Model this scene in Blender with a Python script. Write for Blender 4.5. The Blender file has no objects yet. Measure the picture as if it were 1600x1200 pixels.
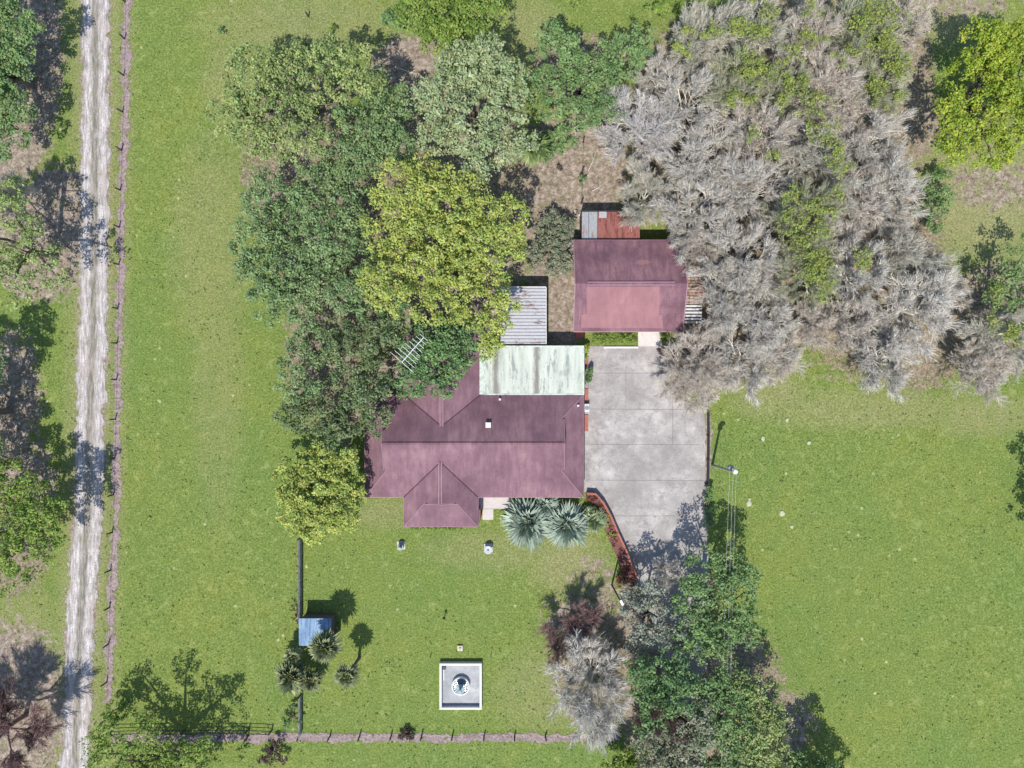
import bpy, math, random
import numpy as np
from mathutils import Vector
R = math.radians
C = bpy.context.scene.collection
scene = bpy.context.scene

# ---------------------------------------------------------------- camera, sky, sun
H = 80.0                     # drone height, metres
MPP = 0.075                  # metres of ground per photo pixel
cam_d = bpy.data.cameras.new('camera'); cam = bpy.data.objects.new('camera', cam_d); C.objects.link(cam)
cam.location = (0, 0, H); cam.rotation_euler = (0, 0, 0)
cam_d.sensor_width = 36; cam_d.lens = 36 * H / (1600 * MPP); cam_d.clip_end = 5000; cam_d.clip_start = 0.5
scene.camera = cam
SUN_EL = R(58); SUN_AZ = R(192.7)
w = bpy.data.worlds.new('World'); scene.world = w; w.use_nodes = True
wn = w.node_tree.nodes; bg = wn['Background']
sky = wn.new('ShaderNodeTexSky'); sky.sky_type = 'NISHITA'; sky.sun_disc = False
sky.sun_elevation = SUN_EL; sky.sun_rotation = SUN_AZ
sky.air_density = 1.0; sky.dust_density = 0.6; sky.ozone_density = 1.6
w.node_tree.links.new(sky.outputs[0], bg.inputs[0]); bg.inputs[1].default_value = 0.135
sl = bpy.data.lights.new('sun', 'SUN'); sl.energy = 4.05; sl.angle = R(0.53); sl.color = (1.0, 0.95, 0.88)
so = bpy.data.objects.new('sun', sl); C.objects.link(so)
to_sun = Vector((math.sin(SUN_AZ) * math.cos(SUN_EL), math.cos(SUN_AZ) * math.cos(SUN_EL), math.sin(SUN_EL)))
so.rotation_euler = (-to_sun).to_track_quat('-Z', 'Y').to_euler(); so.location = (-20, -60, 90)
scene.view_settings.view_transform = 'Standard'; scene.view_settings.look = 'None'
scene.view_settings.gamma = 1; scene.view_settings.exposure = 0.42
scene.cycles.max_bounces = 6; scene.cycles.diffuse_bounces = 3; scene.cycles.transparent_max_bounces = 4

def P(px, py, z=0.0):
    """ground position and height of a thing seen at photo pixel (px, py)"""
    k = MPP * (H - z) / H
    return Vector(((px - 800) * k, (600 - py) * k, z))

# ---------------------------------------------------------------- materials
def nmat(name):
    m = bpy.data.materials.new(name); m.use_nodes = True
    nt = m.node_tree; b = nt.nodes['Principled BSDF']
    b.inputs['Specular IOR Level'].default_value = 0.25
    return m, nt, b
class NT:
    def __init__(s, nt): s.nt = nt; s.n = nt.nodes; s.l = nt.links; s._pos = None
    def pos(s):
        if s._pos is None: s._pos = s.n.new('ShaderNodeNewGeometry').outputs['Position']
        return s._pos
    def plug(s, v, inp):
        if hasattr(v, 'is_linked') or isinstance(v, bpy.types.NodeSocket): s.l.new(v, inp)
        elif isinstance(v, (tuple, list)):
            inp.default_value = tuple(v) + ((1,) if len(v) == 3 and inp.type == 'RGBA' else ())
        else: inp.default_value = v
    def noise(s, scale, detail=4, rough=.6, vec=None, dist=0, offs=None, stretch=None):
        v = vec if vec is not None else s.pos()
        if offs or stretch:
            mp = s.n.new('ShaderNodeMapping'); s.l.new(v, mp.inputs[0])
            if offs: mp.inputs['Location'].default_value = offs
            if stretch: mp.inputs['Scale'].default_value = stretch
            v = mp.outputs[0]
        t = s.n.new('ShaderNodeTexNoise'); s.l.new(v, t.inputs['Vector'])
        t.inputs['Scale'].default_value = scale; t.inputs['Detail'].default_value = detail
        t.inputs['Roughness'].default_value = rough; t.inputs['Distortion'].default_value = dist
        return t.outputs[0]
    def vor(s, scale, vec=None):
        t = s.n.new('ShaderNodeTexVoronoi'); s.l.new(vec if vec is not None else s.pos(), t.inputs['Vector'])
        t.inputs['Scale'].default_value = scale; return t
    def ramp(s, f, stops):
        r = s.n.new('ShaderNodeValToRGB'); s.plug(f, r.inputs[0]); e = r.color_ramp.elements
        while len(e) < len(stops): e.new(0.5)
        for i, (p, c) in enumerate(stops):
            e[i].position = p; e[i].color = (c, c, c, 1) if not isinstance(c, (tuple, list)) else tuple(c) + (1,)
        return r.outputs[0]
    def mix(s, f, a, b, mode='MIX'):
        m = s.n.new('ShaderNodeMix'); m.data_type = 'RGBA'; m.blend_type = mode
        s.plug(f, m.inputs[0]); s.plug(a, m.inputs[6]); s.plug(b, m.inputs[7]); return m.outputs[2]
    def math(s, op, a, b=0.0, clamp=False):
        m = s.n.new('ShaderNodeMath'); m.operation = op; m.use_clamp = clamp
        s.plug(a, m.inputs[0]); s.plug(b, m.inputs[1]); return m.outputs[0]
    def attr(s, name):
        a = s.n.new('ShaderNodeAttribute'); a.attribute_name = name; return a
    def sep(s, c):
        x = s.n.new('ShaderNodeSeparateXYZ'); s.l.new(c, x.inputs[0]); return x.outputs
    def bump(s, h, strength, dist, bsdf):
        b = s.n.new('ShaderNodeBump'); s.l.new(h, b.inputs['Height'])
        b.inputs['Strength'].default_value = strength; b.inputs['Distance'].default_value = dist
        s.l.new(b.outputs[0], bsdf.inputs['Normal'])

def simple(name, col, rough=.8, var=.25, scale=3.0, metal=0.0, spec=.25, dirt=None, fine=25.0):
    """base colour broken up by broad and fine noise, with optional blotches of dirt"""
    m, nt, b = nmat(name); t = NT(nt)
    n1 = t.noise(scale, 5, .65); n2 = t.noise(fine, 3, .6)
    lo = tuple(c * (1 - var) for c in col); hi = tuple(min(1, c * (1 + var)) for c in col)
    c = t.ramp(n1, [(.3, lo), (.7, hi)])
    c = t.mix(.5, c, t.ramp(n2, [(.3, lo), (.7, hi)]))
    if dirt:
        f = t.ramp(t.noise(scale * .6, 6, .7, offs=(7, 3, 1)), [(.5, 0.0), (.68, 1.0)])
        c = t.mix(f, c, dirt)
    t.l.new(c, b.inputs['Base Color']); b.inputs['Roughness'].default_value = rough
    b.inputs['Metallic'].default_value = metal; b.inputs['Specular IOR Level'].default_value = spec
    t.bump(n2, .4, .02, b)
    return m

def leaf_mat(name, transl=.25):
    m, nt, b = nmat(name); t = NT(nt)
    col = t.attr('tint').outputs['Color']
    t.l.new(col, b.inputs['Base Color']); b.inputs['Roughness'].default_value = .55
    b.inputs['Specular IOR Level'].default_value = .3
    if transl > 0:
        tr = nt.nodes.new('ShaderNodeBsdfTranslucent'); t.l.new(col, tr.inputs[0])
        mx = nt.nodes.new('ShaderNodeMixShader'); mx.inputs[0].default_value = transl
        t.l.new(b.outputs[0], mx.inputs[1]); t.l.new(tr.outputs[0], mx.inputs[2])
        t.l.new(mx.outputs[0], nt.nodes['Material Output'].inputs[0])
    return m
LEAF = leaf_mat('leaf', .24); TWIG = leaf_mat('twig', 0); FROND = leaf_mat('frond', .15)
BARK = simple('bark', (.16, .13, .11), .9, .4, 2.0)
PALEBARK = simple('pale_bark', (.38, .35, .32), .9, .3, 2.0)

# ---------------------------------------------------------------- mesh helpers
def link(name, me, mat, parent=None, loc=None):
    o = bpy.data.objects.new(name, me); C.objects.link(o)
    if mat is not None and not me.materials:
        for mm in (mat if isinstance(mat, (list, tuple)) else [mat]): me.materials.append(mm)
    if parent is not None: o.parent = parent
    if loc is not None: o.location = loc
    return o
def quads_mesh(name, V, F4, col=None, smooth=False):
    """V (n,3), F (m,k) arrays; col (n,3) becomes the point colour 'tint'"""
    me = bpy.data.meshes.new(name); V = np.asarray(V, np.float32); F = np.asarray(F4, np.int32); k = F.shape[1]
    me.vertices.add(len(V)); me.vertices.foreach_set('co', V.ravel())
    me.loops.add(F.size); me.loops.foreach_set('vertex_index', F.ravel())
    me.polygons.add(len(F)); me.polygons.foreach_set('loop_start', np.arange(0, F.size, k, dtype=np.int32))
    if smooth: me.polygons.foreach_set('use_smooth', np.ones(len(F), bool))
    me.update(calc_edges=True)
    if col is not None:
        a = me.attributes.new('tint', 'FLOAT_COLOR', 'POINT')
        a.data.foreach_set('color', np.concatenate([col, np.ones((len(col), 1))], 1).astype(np.float32).ravel())
    return me
class MB:
    """collects solid shapes into one mesh"""
    def __init__(s): s.v = []; s.f = []; s.mi = []; s.cur = 0
    def add(s, vs, fs):
        o = len(s.v); s.v += [tuple(v) for v in vs]
        for f in fs: s.f.append([o + i for i in f]); s.mi.append(s.cur)
        return s
    def box(s, c, d, rz=0, bev=0):
        cx, cy, cz = c; hx, hy, hz = d[0] / 2, d[1] / 2, d[2] / 2; ca, sa = math.cos(rz), math.sin(rz)
        vs = []
        for z, q in ((-hz, 0), (hz - bev, 0), (hz, bev)) if bev else ((-hz, 0), (hz, 0)):
            for x, y in ((-1, -1), (1, -1), (1, 1), (-1, 1)):
                X, Y = x * (hx - q), y * (hy - q); vs.append((cx + X * ca - Y * sa, cy + X * sa + Y * ca, cz + z))
        n = len(vs) // 4; fs = [(3, 2, 1, 0)]
        for l in range(n - 1):
            for i in range(4): j = (i + 1) % 4; fs.append((4 * l + i, 4 * l + j, 4 * l + 4 + j, 4 * l + 4 + i))
        b = 4 * (n - 1); fs.append((b, b + 1, b + 2, b + 3)); return s.add(vs, fs)
    def tube(s, pts, rad, sides=8, cap=True):
        pts = [Vector(p) for p in pts]; rad = rad if isinstance(rad, (list, tuple)) else [rad] * len(pts); vs = []; fs = []
        for i, p in enumerate(pts):
            d = (pts[min(i + 1, len(pts) - 1)] - pts[max(i - 1, 0)]).normalized()
            a = d.orthogonal().normalized() if abs(d.z) > .95 else d.cross(Vector((0, 0, 1))).normalized()
            b = d.cross(a)
            for k in range(sides):
                t = 2 * math.pi * k / sides; vs.append(p + (a * math.cos(t) + b * math.sin(t)) * rad[i])
        for i in range(len(pts) - 1):
            for k in range(sides):
                q = (k + 1) % sides; fs.append((i * sides + k, i * sides + q, (i + 1) * sides + q, (i + 1) * sides + k))
        if cap: fs.append(tuple(range(sides))[::-1]); fs.append(tuple((len(pts) - 1) * sides + k for k in range(sides)))
        return s.add(vs, fs)
    def lathe(s, c, prof, sides=24):
        vs = []; fs = []; n = len(prof)
        for r, z in prof:
            for k in range(sides):
                t = 2 * math.pi * k / sides; vs.append((c[0] + r * math.cos(t), c[1] + r * math.sin(t), c[2] + z))
        for i in range(n - 1):
            for k in range(sides):
                q = (k + 1) % sides; fs.append((i * sides + k, i * sides + q, (i + 1) * sides + q, (i + 1) * sides + k))
        fs.append(tuple(range(sides))[::-1]); fs.append(tuple((n - 1) * sides + k for k in range(sides)))
        return s.add(vs, fs)
    def slab(s, vs, fs, th):
        """a surface given by vs/fs thickened straight down"""
        n = len(vs); E = {}
        for f in fs:
            for i in range(len(f)): E[(f[i], f[(i + 1) % len(f)])] = 1
        out = [tuple(f) for f in fs] + [tuple(n + i for i in reversed(f)) for f in fs]
        for (a, b) in E:
            if (b, a) not in E: out.append((b, a, n + a, n + b))
        return s.add([tuple(v) for v in vs] + [(v[0], v[1], v[2] - th) for v in vs], out)
    def build(s, name, mat, parent=None, loc=None, smooth=False):
        me = bpy.data.meshes.new(name); me.from_pydata(s.v, [], s.f); me.update()
        if isinstance(mat, (list, tuple)):
            for mm in mat: me.materials.append(mm)
            me.polygons.foreach_set('material_index', s.mi)
        if smooth: me.polygons.foreach_set('use_smooth', [True] * len(me.polygons))
        return link(name, me, None if isinstance(mat, (list, tuple)) else mat, parent, loc)
def tag(o, label=None, cat=None, group=None, kind=None):
    if label: o['label'] = label
    if cat: o['category'] = cat
    if group: o['group'] = group
    if kind: o['kind'] = kind
    return o
def thing(name, loc, label, cat, group=None):
    o = bpy.data.objects.new(name, None); o.empty_display_size = .3; C.objects.link(o); o.location = loc
    return tag(o, label, cat, group)

# ---------------------------------------------------------------- the ground
def axis(lo, hi, step, far):
    f = np.arange(lo, hi + step / 2, step); o = np.array([8, 25, 70, 200, 600, far - hi])
    return np.concatenate([lo - o[::-1], f, hi + o])
gx = axis(-66, 66, .3, 2500); gy = axis(-50, 50, .3, 2500)
X, Y = np.meshgrid(gx, gy); PXg = X / MPP + 800; PYg = 600 - Y / MPP
soil = np.zeros_like(X); litter = np.zeros_like(X); dry = np.zeros_like(X)
def blob(m, px, py, rx, ry, val=1.0, soft=.45):
    d = np.sqrt(((PXg - px) / rx) ** 2 + ((PYg - py) / ry) ** 2)
    np.maximum(m, val * np.clip((1 + soft - d) / (2 * soft), 0, 1), out=m)
def road_cx(py):    # photo x of the road's middle at photo row py
    return np.interp(py, [-400, 0, 430, 600, 800, 900, 1000, 1200, 1600], [152, 150, 147, 143, 137, 131, 125, 116, 100])
def strip_x(py):
    return np.interp(py, [-400, 0, 120, 300, 400, 500, 600, 800, 900, 1000, 1100, 1600], [204, 199, 197, 191, 189, 187, 185, 180, 176, 173, 169, 155])
d = np.abs(PXg - road_cx(PYg)); soil = np.maximum(soil, .75 * np.clip((38 - d) / 22, 0, 1))
np.maximum(dry, .7 * np.clip((52 - d) / 26, 0, 1), out=dry)
d = np.abs(PXg - strip_x(PYg)); np.maximum(dry, .4 * np.clip((22 - d) / 14, 0, 1), out=dry)
for a in [(52, 80, 50, 140), (18, 220, 60, 60), (30, 350, 60, 60), (60, 420, 65, 50), (20, 760, 70, 90, .9), (20, 1100, 85, 130),
          (640, 105, 60, 50), (880, 290, 95, 110), (930, 250, 60, 90), (870, 420, 50, 90), (90, 345, 60, 85), (905, 975, 65, 60, .65), (1550, 290, 90, 45, .6), (1500, 5, 110, 28, .55), (1105, 700, 9, 70, .8), (20, 620, 50, 110, .8), (1225, 1130, 60, 65, .65), (1165, 1035, 40, 50, .7), (1420, 190, 50, 60), (700, 400, 120, 150),  # bare ground, plus patches browning the grass to tint tree shadows purplish
          (620, 610, 60, 60), (925, 900, 50, 40, .5), (955, 960, 50, 70, .6), (1010, 1000, 60, 110), (1060, 1120, 90, 90), (540, 620, 40, 80, .7), (880, 500, 40, 50, .8)]:
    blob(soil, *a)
for a in [(470, 250, 90, 140), (550, 400, 110, 180), (720, 250, 110, 130), (1130, 200, 150, 190), (1260, 200, 180, 230), (1150, 450, 120, 130),
          (1350, 420, 130, 170), (1250, 350, 150, 130), (1430, 520, 90, 90), (1560, 500, 80, 90), (1400, 120, 60, 120), (930, 1060, 80, 80, .7),
          (1130, 1100, 100, 120), (20, 850, 60, 80), (500, 560, 60, 110, .8), (895, 110, 70, 70, .8), (1120, 560, 80, 50, .9)]:
    blob(litter, *a)
for a in [(1530, 300, 110, 110, 1), (1470, 10, 90, 60, 1), (1000, 90, 60, 40, .6), (820, 60, 60, 60, .7), (330, 380, 60, 160, .45), (480, 40, 160, 50, .55), (360, 130, 40, 60, .6),
          (1200, 610, 60, 40, .7), (1350, 640, 160, 30, .6), (1540, 650, 90, 30, .6), (970, 300, 40, 110, .8), (600, 800, 60, 25, .6), (790, 860, 120, 30, .5), (890, 880, 60, 50, .8),
          (860, 1080, 80, 70, .5), (340, 600, 40, 200, .35), (30, 980, 60, 60, .5)]:
    blob(dry, *a)
nv = X.size; nxg = len(gx); nyg = len(gy)
idx = np.arange(nv).reshape(nyg, nxg)
F = np.stack([idx[:-1, :-1], idx[:-1, 1:], idx[1:, 1:], idx[1:, :-1]], -1).reshape(-1, 4)
rng = np.random.default_rng(5)
Z = (np.sin(X * .13) * np.cos(Y * .11) * .03)
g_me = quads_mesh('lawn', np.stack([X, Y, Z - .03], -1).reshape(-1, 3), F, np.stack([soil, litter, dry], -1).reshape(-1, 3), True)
m, nt, b = nmat('grass_ground'); t = NT(nt)
mk = t.sep(t.attr('tint').outputs['Vector'])
f1 = t.noise(5.0, 6, .85); f2 = t.noise(.9, 5, .7, dist=.5); f3 = t.noise(.35, 4, .6); f4 = t.noise(.06, 3, .5, offs=(31, 4, 0)); f5 = t.noise(3.2, 2, .5, offs=(9, 9, 9))
g = t.ramp(f1, [(.36, (.060, .088, .018)), (.5, (.136, .185, .042)), (.64, (.26, .31, .105))])
g = t.mix(t.ramp(f3, [(.38, 0.0), (.62, .5)]), g, t.ramp(f1, [(.36, (.085, .105, .022)), (.5, (.175, .208, .042)), (.64, (.31, .33, .10))]))
g = t.mix(t.ramp(f4, [(.40, 0.0), (.62, .45)]), g, t.ramp(f1, [(.36, (.045, .085, .022)), (.5, (.098, .172, .042)), (.64, (.20, .285, .095))]))
g = t.mix(t.ramp(f2, [(.3, .4), (.46, 0.0)]), g, (.085, .13, .028))
g = t.mix(t.math('MULTIPLY', t.ramp(t.noise(2.4, 3, .6, offs=(6, 2, 0)), [(.66, 0.0), (.74, .2)]), t.ramp(f3, [(.35, 1.0), (.6, .2)])), g, (.055, .07, .03))
g = t.mix(t.ramp(f2, [(.56, 0.0), (.68, .45)]), g, (.31, .34, .13))
vs = t.vor(.55).outputs['Distance']; g = t.mix(t.math('MULTIPLY', t.ramp(vs, [(.05, .75), (.12, 0.0)]), t.ramp(t.noise(.12, 3, .6, offs=(3, 7, 0)), [(.45, 0.0), (.6, 1.0)])), g, (.46, .48, .26))
dryc = t.ramp(f1, [(.34, (.11, .11, .045)), (.5, (.235, .225, .105)), (.66, (.42, .38, .23))])
brk = t.math('MULTIPLY', t.math('SUBTRACT', t.noise(.8, 8, .8, offs=(2, 5, 0)), .5), 2.9)
fd = t.math('MULTIPLY', t.math('ADD', mk[2], t.math('MULTIPLY', brk, .6)), .8, True)
fd = t.math('MULTIPLY', fd, t.ramp(mk[2], [(.02, 0.0), (.2, 1.0)]))
g = t.mix(fd, g, dryc)
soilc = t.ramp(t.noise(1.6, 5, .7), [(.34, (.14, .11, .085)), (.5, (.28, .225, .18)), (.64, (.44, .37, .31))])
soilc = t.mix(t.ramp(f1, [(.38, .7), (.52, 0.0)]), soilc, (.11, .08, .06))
soilc = t.mix(t.ramp(t.noise(1.1, 6, .75, offs=(8, 2, 5)), [(.52, 0.0), (.64, .65)]), soilc, t.ramp(f1, [(.36, (.07, .085, .03)), (.64, (.26, .27, .12))]))
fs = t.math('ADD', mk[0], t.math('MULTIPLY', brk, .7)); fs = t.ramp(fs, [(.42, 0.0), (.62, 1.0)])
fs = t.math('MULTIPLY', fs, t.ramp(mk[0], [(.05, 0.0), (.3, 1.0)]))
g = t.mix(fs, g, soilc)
lit = t.ramp(f1, [(.32, (.11, .085, .06)), (.5, (.25, .195, .145)), (.66, (.45, .38, .30))])
lit = t.mix(t.ramp(f5, [(.45, 0.0), (.65, .8)]), lit, t.ramp(f1, [(.3, (.04, .05, .015)), (.7, (.16, .17, .06))]))
fl = t.ramp(t.math('ADD', mk[1], t.math('MULTIPLY', brk, .6)), [(.42, 0.0), (.6, 1.0)])
fl = t.math('MULTIPLY', fl, t.ramp(mk[1], [(.05, 0.0), (.3, 1.0)]))
g = t.mix(fl, g, lit)
t.l.new(g, b.inputs['Base Color']); b.inputs['Roughness'].default_value = .95; b.inputs['Specular IOR Level'].default_value = .1
t.bump(f1, .35, .10, b)
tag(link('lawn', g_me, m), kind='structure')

# dirt road: ribbon with rutted tracks
def ribbon(name, cxf, wl, wr, y0, y1, step, ncol, z, mat, jit, seed, vertical=True):
    r = np.random.default_rng(seed); ys = np.arange(y0, y1, step); U = np.linspace(-1, 1, ncol)
    jl = np.convolve(r.normal(0, jit, len(ys) + 4), np.ones(5) / 5, 'valid')[:len(ys)] + r.normal(0, jit * .35, len(ys))
    jr = np.convolve(r.normal(0, jit, len(ys) + 4), np.ones(5) / 5, 'valid')[:len(ys)] + r.normal(0, jit * .35, len(ys))
    V = []; T = []
    for i, y in enumerate(ys):
        for u in U:
            off = u * (wl + jl[i] * abs(u)) if u < 0 else u * (wr + jr[i] * abs(u))
            a, c = (cxf(y) + off, y) if vertical else (y, cxf(y) + off)
            p = P(a, c); V.append((p.x, p.y, z + math.sin(p.x * .13) * math.cos(p.y * .11) * .03)); T.append(((u + 1) / 2, y / 100, 0))
    n = len(ys); ix = np.arange(n * ncol).reshape(n, ncol)
    Fq = np.stack([ix[:-1, :-1], ix[1:, :-1], ix[1:, 1:], ix[:-1, 1:]], -1).reshape(-1, 4)
    if not vertical: Fq = Fq[:, ::-1]
    return tag(link(name, quads_mesh(name, V, Fq, np.array(T), True), mat), kind='structure')
m, nt, b = nmat('sandy_dirt'); t = NT(nt)
u = t.sep(t.attr('tint').outputs['Vector'])[0]
wob = t.math('MULTIPLY', t.math('SUBTRACT', t.noise(.35, 4, .6, stretch=(1, .25, 1)), .5), .22)
uu = t.math('ADD', u, wob)
streak = t.noise(2.6, 5, .7, stretch=(1.6, .22, 1)); fine = t.noise(6, 4, .7)
track = t.ramp(uu, [(.0, .25), (.12, .8), (.24, 1.0), (.35, .7), (.42, .08), (.57, .08), (.65, .7), (.8, 1.0), (.92, .7), (1.0, .2)])
bright = t.ramp(streak, [(.36, (.25, .225, .215)), (.5, (.44, .405, .395)), (.62, (.64, .60, .60))])
dull = t.ramp(streak, [(.36, (.10, .10, .07)), (.5, (.20, .185, .15)), (.64, (.32, .29, .26))])
c = t.mix(track, dull, bright)
c = t.mix(t.ramp(t.noise(.8, 6, .8, offs=(2, 2, 2)), [(.56, 0.0), (.66, .6)]), c, (.15, .17, .07))
c = t.mix(t.ramp(fine, [(.36, .75), (.48, 0.0)]), c, (.18, .155, .14))
c = t.mix(t.ramp(t.noise(.5, 5, .7, stretch=(1, .3, 1), offs=(4, 8, 0)), [(.52, 0.0), (.62, .6)]), c, (.36, .31, .27))
t.l.new(c, b.inputs['Base Color']); b.inputs['Roughness'].default_value = .95; t.bump(fine, .6, .05, b)
ribbon('dirt_road', road_cx, 22, 22, -120, 1330, 4, 9, .002, m, 4.0, 3)
m, nt, b = nmat('bare_strip_earth'); t = NT(nt)
f = t.noise(4, 5, .8); f6 = t.noise(1.3, 4, .7)
c = t.ramp(f, [(.3, (.09, .065, .06)), (.46, (.25, .19, .18)), (.6, (.36, .29, .28)), (.74, (.60, .53, .50))])
c = t.mix(t.ramp(f6, [(.40, .5), (.5, 0.0)]), c, (.12, .085, .075))
t.l.new(c, b.inputs['Base Color']); b.inputs['Roughness'].default_value = .95; t.bump(f, .8, .08, b)
EARTH = m
ribbon('fence_strip', strip_x, 6.2, 6.2, -120, 1100, 3, 3, .004, m, 4.5, 8)
ribbon('cross_fence_strip', lambda x: 1153, 6.5, 6, 175, 970, 3, 3, .004, m, 3.0, 9, False)


# concrete driveway: one sheet of slabs with joints
def concrete(name, cols, stain):
    m, nt, b = nmat(name); t = NT(nt)
    n1 = t.noise(.33, 8, .74, dist=.15); n2 = t.noise(.8, 8, .8, offs=(3, 1, 0), dist=.2); n3 = t.noise(9, 4, .7)
    c = t.ramp(n1, [(.34, cols[0]), (.5, cols[1]), (.64, cols[2])])
    c = t.mix(t.ramp(n2, [(.36, .8), (.50, 0.0)]), c, stain)
    c = t.mix(t.ramp(t.noise(.13, 3, .6, offs=(11, 2, 0)), [(.42, .55), (.56, 0.0)]), c, tuple(k * 1.25 for k in stain))
    c = t.mix(t.ramp(t.noise(.7, 6, .75, offs=(1, 12, 0), stretch=(.35, 1.6, 1)), [(.60, 0.0), (.70, .5)]), c, tuple(k * 1.15 for k in cols[2]))
    c = t.mix(t.ramp(n2, [(.58, 0.0), (.68, .45)]), c, cols[2])
    c = t.mix(.35, c, t.ramp(n3, [(.3, cols[0]), (.7, cols[2])]))
    t.l.new(c, b.inputs['Base Color']); b.inputs['Roughness'].default_value = .85; t.bump(n3, .3, .01, b); return m
CONC = concrete('weathered_concrete', [(.195, .178, .168), (.335, .312, .298), (.53, .50, .475)], (.145, .13, .12))
CONC2 = concrete('pale_concrete', [(.42, .39, .37), (.55, .51, .49), (.66, .62, .60)], (.32, .29, .27))
JOINT = simple('joint', (.12, .108, .10), .9, .5)
def polysheet(mb, pts, z, th=None):
    vs = [tuple(P(x, y).xy) + (z,) for x, y in pts]
    if th: mb.slab(vs, [tuple(range(len(vs)))[::-1]], th)
    else: mb.add(vs, [tuple(range(len(vs)))[::-1]])
    return mb
drive = [(917, 541), (1036, 541), (1048, 590), (1056, 620), (1101, 642), (1102, 700), (1102, 800), (1106, 860), (1112, 930), (1110, 1000), (1105, 1100), (1098, 1230),
         (1040, 1230), (1040, 1100), (1030, 1020), (1012, 950), (996, 905), (975, 850), (958, 812), (945, 790), (930, 772), (913, 768), (913, 700), (913, 620)]
rj = random.Random(8); dd_ = []
for (a, c_), (a2, c2) in zip(drive, drive[1:] + drive[:1]):
    n_ = max(1, int(math.hypot(a2 - a, c2 - c_) / 5))
    for k in range(n_): u_ = k / n_; j_ = 1.0 if a > 1030 else .35; dd_.append((a + (a2 - a) * u_ + rj.uniform(-j_, j_), c_ + (c2 - c_) * u_ + rj.uniform(-j_, j_) * .5))
mb = MB(); polysheet(mb, dd_, .03, .12); mb.cur = 1
def joint(mb, x0, y0, x1, y1, w=.5):
    dx, dy = x1 - x0, y1 - y0; L = math.hypot(dx, dy); nx, ny = -dy / L * w / 2, dx / L * w / 2
    polysheet(mb, [(x0 + nx, y0 + ny), (x1 + nx, y1 + ny), (x1 - nx, y1 - ny), (x0 - nx, y0 - ny)][::-1], .035)
for a in [(918, 583, 1044, 583), (914, 639, 1094, 640), (914, 694, 1100, 695), (914, 750, 1100, 751), (940, 806, 1100, 806), (1051, 620, 1051, 694), (974, 900, 1100, 880)]: joint(mb, *a)
joint(mb, 978, 545, 978, 638, .3)
mb.f = [f if mb.mi[i] == 0 else f for i, f in enumerate(mb.f)]
tag(mb.build('driveway', [CONC, JOINT]), kind='structure')

# ---------------------------------------------------------------- foliage engines
PAL = {  # darker / lighter leaf colours of each kind of foliage
 'yellow': ((.20, .265, .05), (.50, .56, .15)), 'olive': ((.135, .20, .06), (.40, .48, .18)), 'pale': ((.20, .265, .12), (.44, .51, .27)),
 'blue': ((.095, .165, .060), (.30, .41, .18)), 'bright': ((.10, .18, .030), (.30, .40, .085)), 'green': ((.09, .17, .055), (.27, .39, .15)),
 'dark': ((.075, .12, .045), (.25, .32, .145)), 'mid': ((.075, .155, .055), (.23, .36, .14)), 'lime': ((.15, .23, .020), (.40, .48, .06)), 'vine': ((.15, .20, .05), (.36, .42, .10)), 'moss': ((.17, .19, .10), (.36, .38, .20)),
 'silver': ((.17, .20, .14), (.36, .38, .30)), 'greyg': ((.13, .16, .09), (.32, .34, .23)), 'russet': ((.12, .045, .035), (.30, .11, .09)), 'purple': ((.06, .04, .04), (.15, .10, .09)),
}
def leaves(rng, centres, cr, n_per, size, pal, cl_t):
    """leaf quads in little clumps; cl_t is each clump's own 0..1 shade of the palette"""
    N = len(centres); nn = N * n_per; ci = np.repeat(np.arange(N), n_per)
    d = rng.normal(0, 1, (nn, 3)); d[:, 2] = np.abs(d[:, 2]) * .9 - .12; d /= np.linalg.norm(d, axis=1)[:, None]
    p = centres[ci] + d * (cr[ci] * rng.uniform(.35, 1.05, nn))[:, None]
    nrm = d * .75 + rng.normal(0, .55, (nn, 3)) + np.array([0, 0, .5]); nrm /= np.linalg.norm(nrm, axis=1)[:, None]
    a = np.cross(nrm, rng.normal(0, 1, (nn, 3))); a /= np.linalg.norm(a, axis=1)[:, None] + 1e-9; bb = np.cross(nrm, a)
    s = size * rng.uniform(.6, 1.35, nn)[:, None]
    V = np.stack([p - a * s * .6, p - bb * s * .36 + nrm * s * .1, p + a * s * .6, p + bb * s * .36 + nrm * s * .1], 1).reshape(-1, 3)
    tt = np.clip(cl_t[ci] * .55 + rng.uniform(0, 1, nn) * .5, 0, 1)[:, None]
    lo, hi = np.array(pal[0]), np.array(pal[1]); col = lo + (hi - lo) * tt; col = col * (1 + (rng.normal(0, .10, (N, 1)) * np.array([[.7, .3, .3]]))[ci]) * (1 + rng.normal(0, .08, (nn, 3)) * np.array([1, .5, 1])); col = np.clip(col, .01, .8)
    return V, np.repeat(col, 4, 0)
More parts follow.
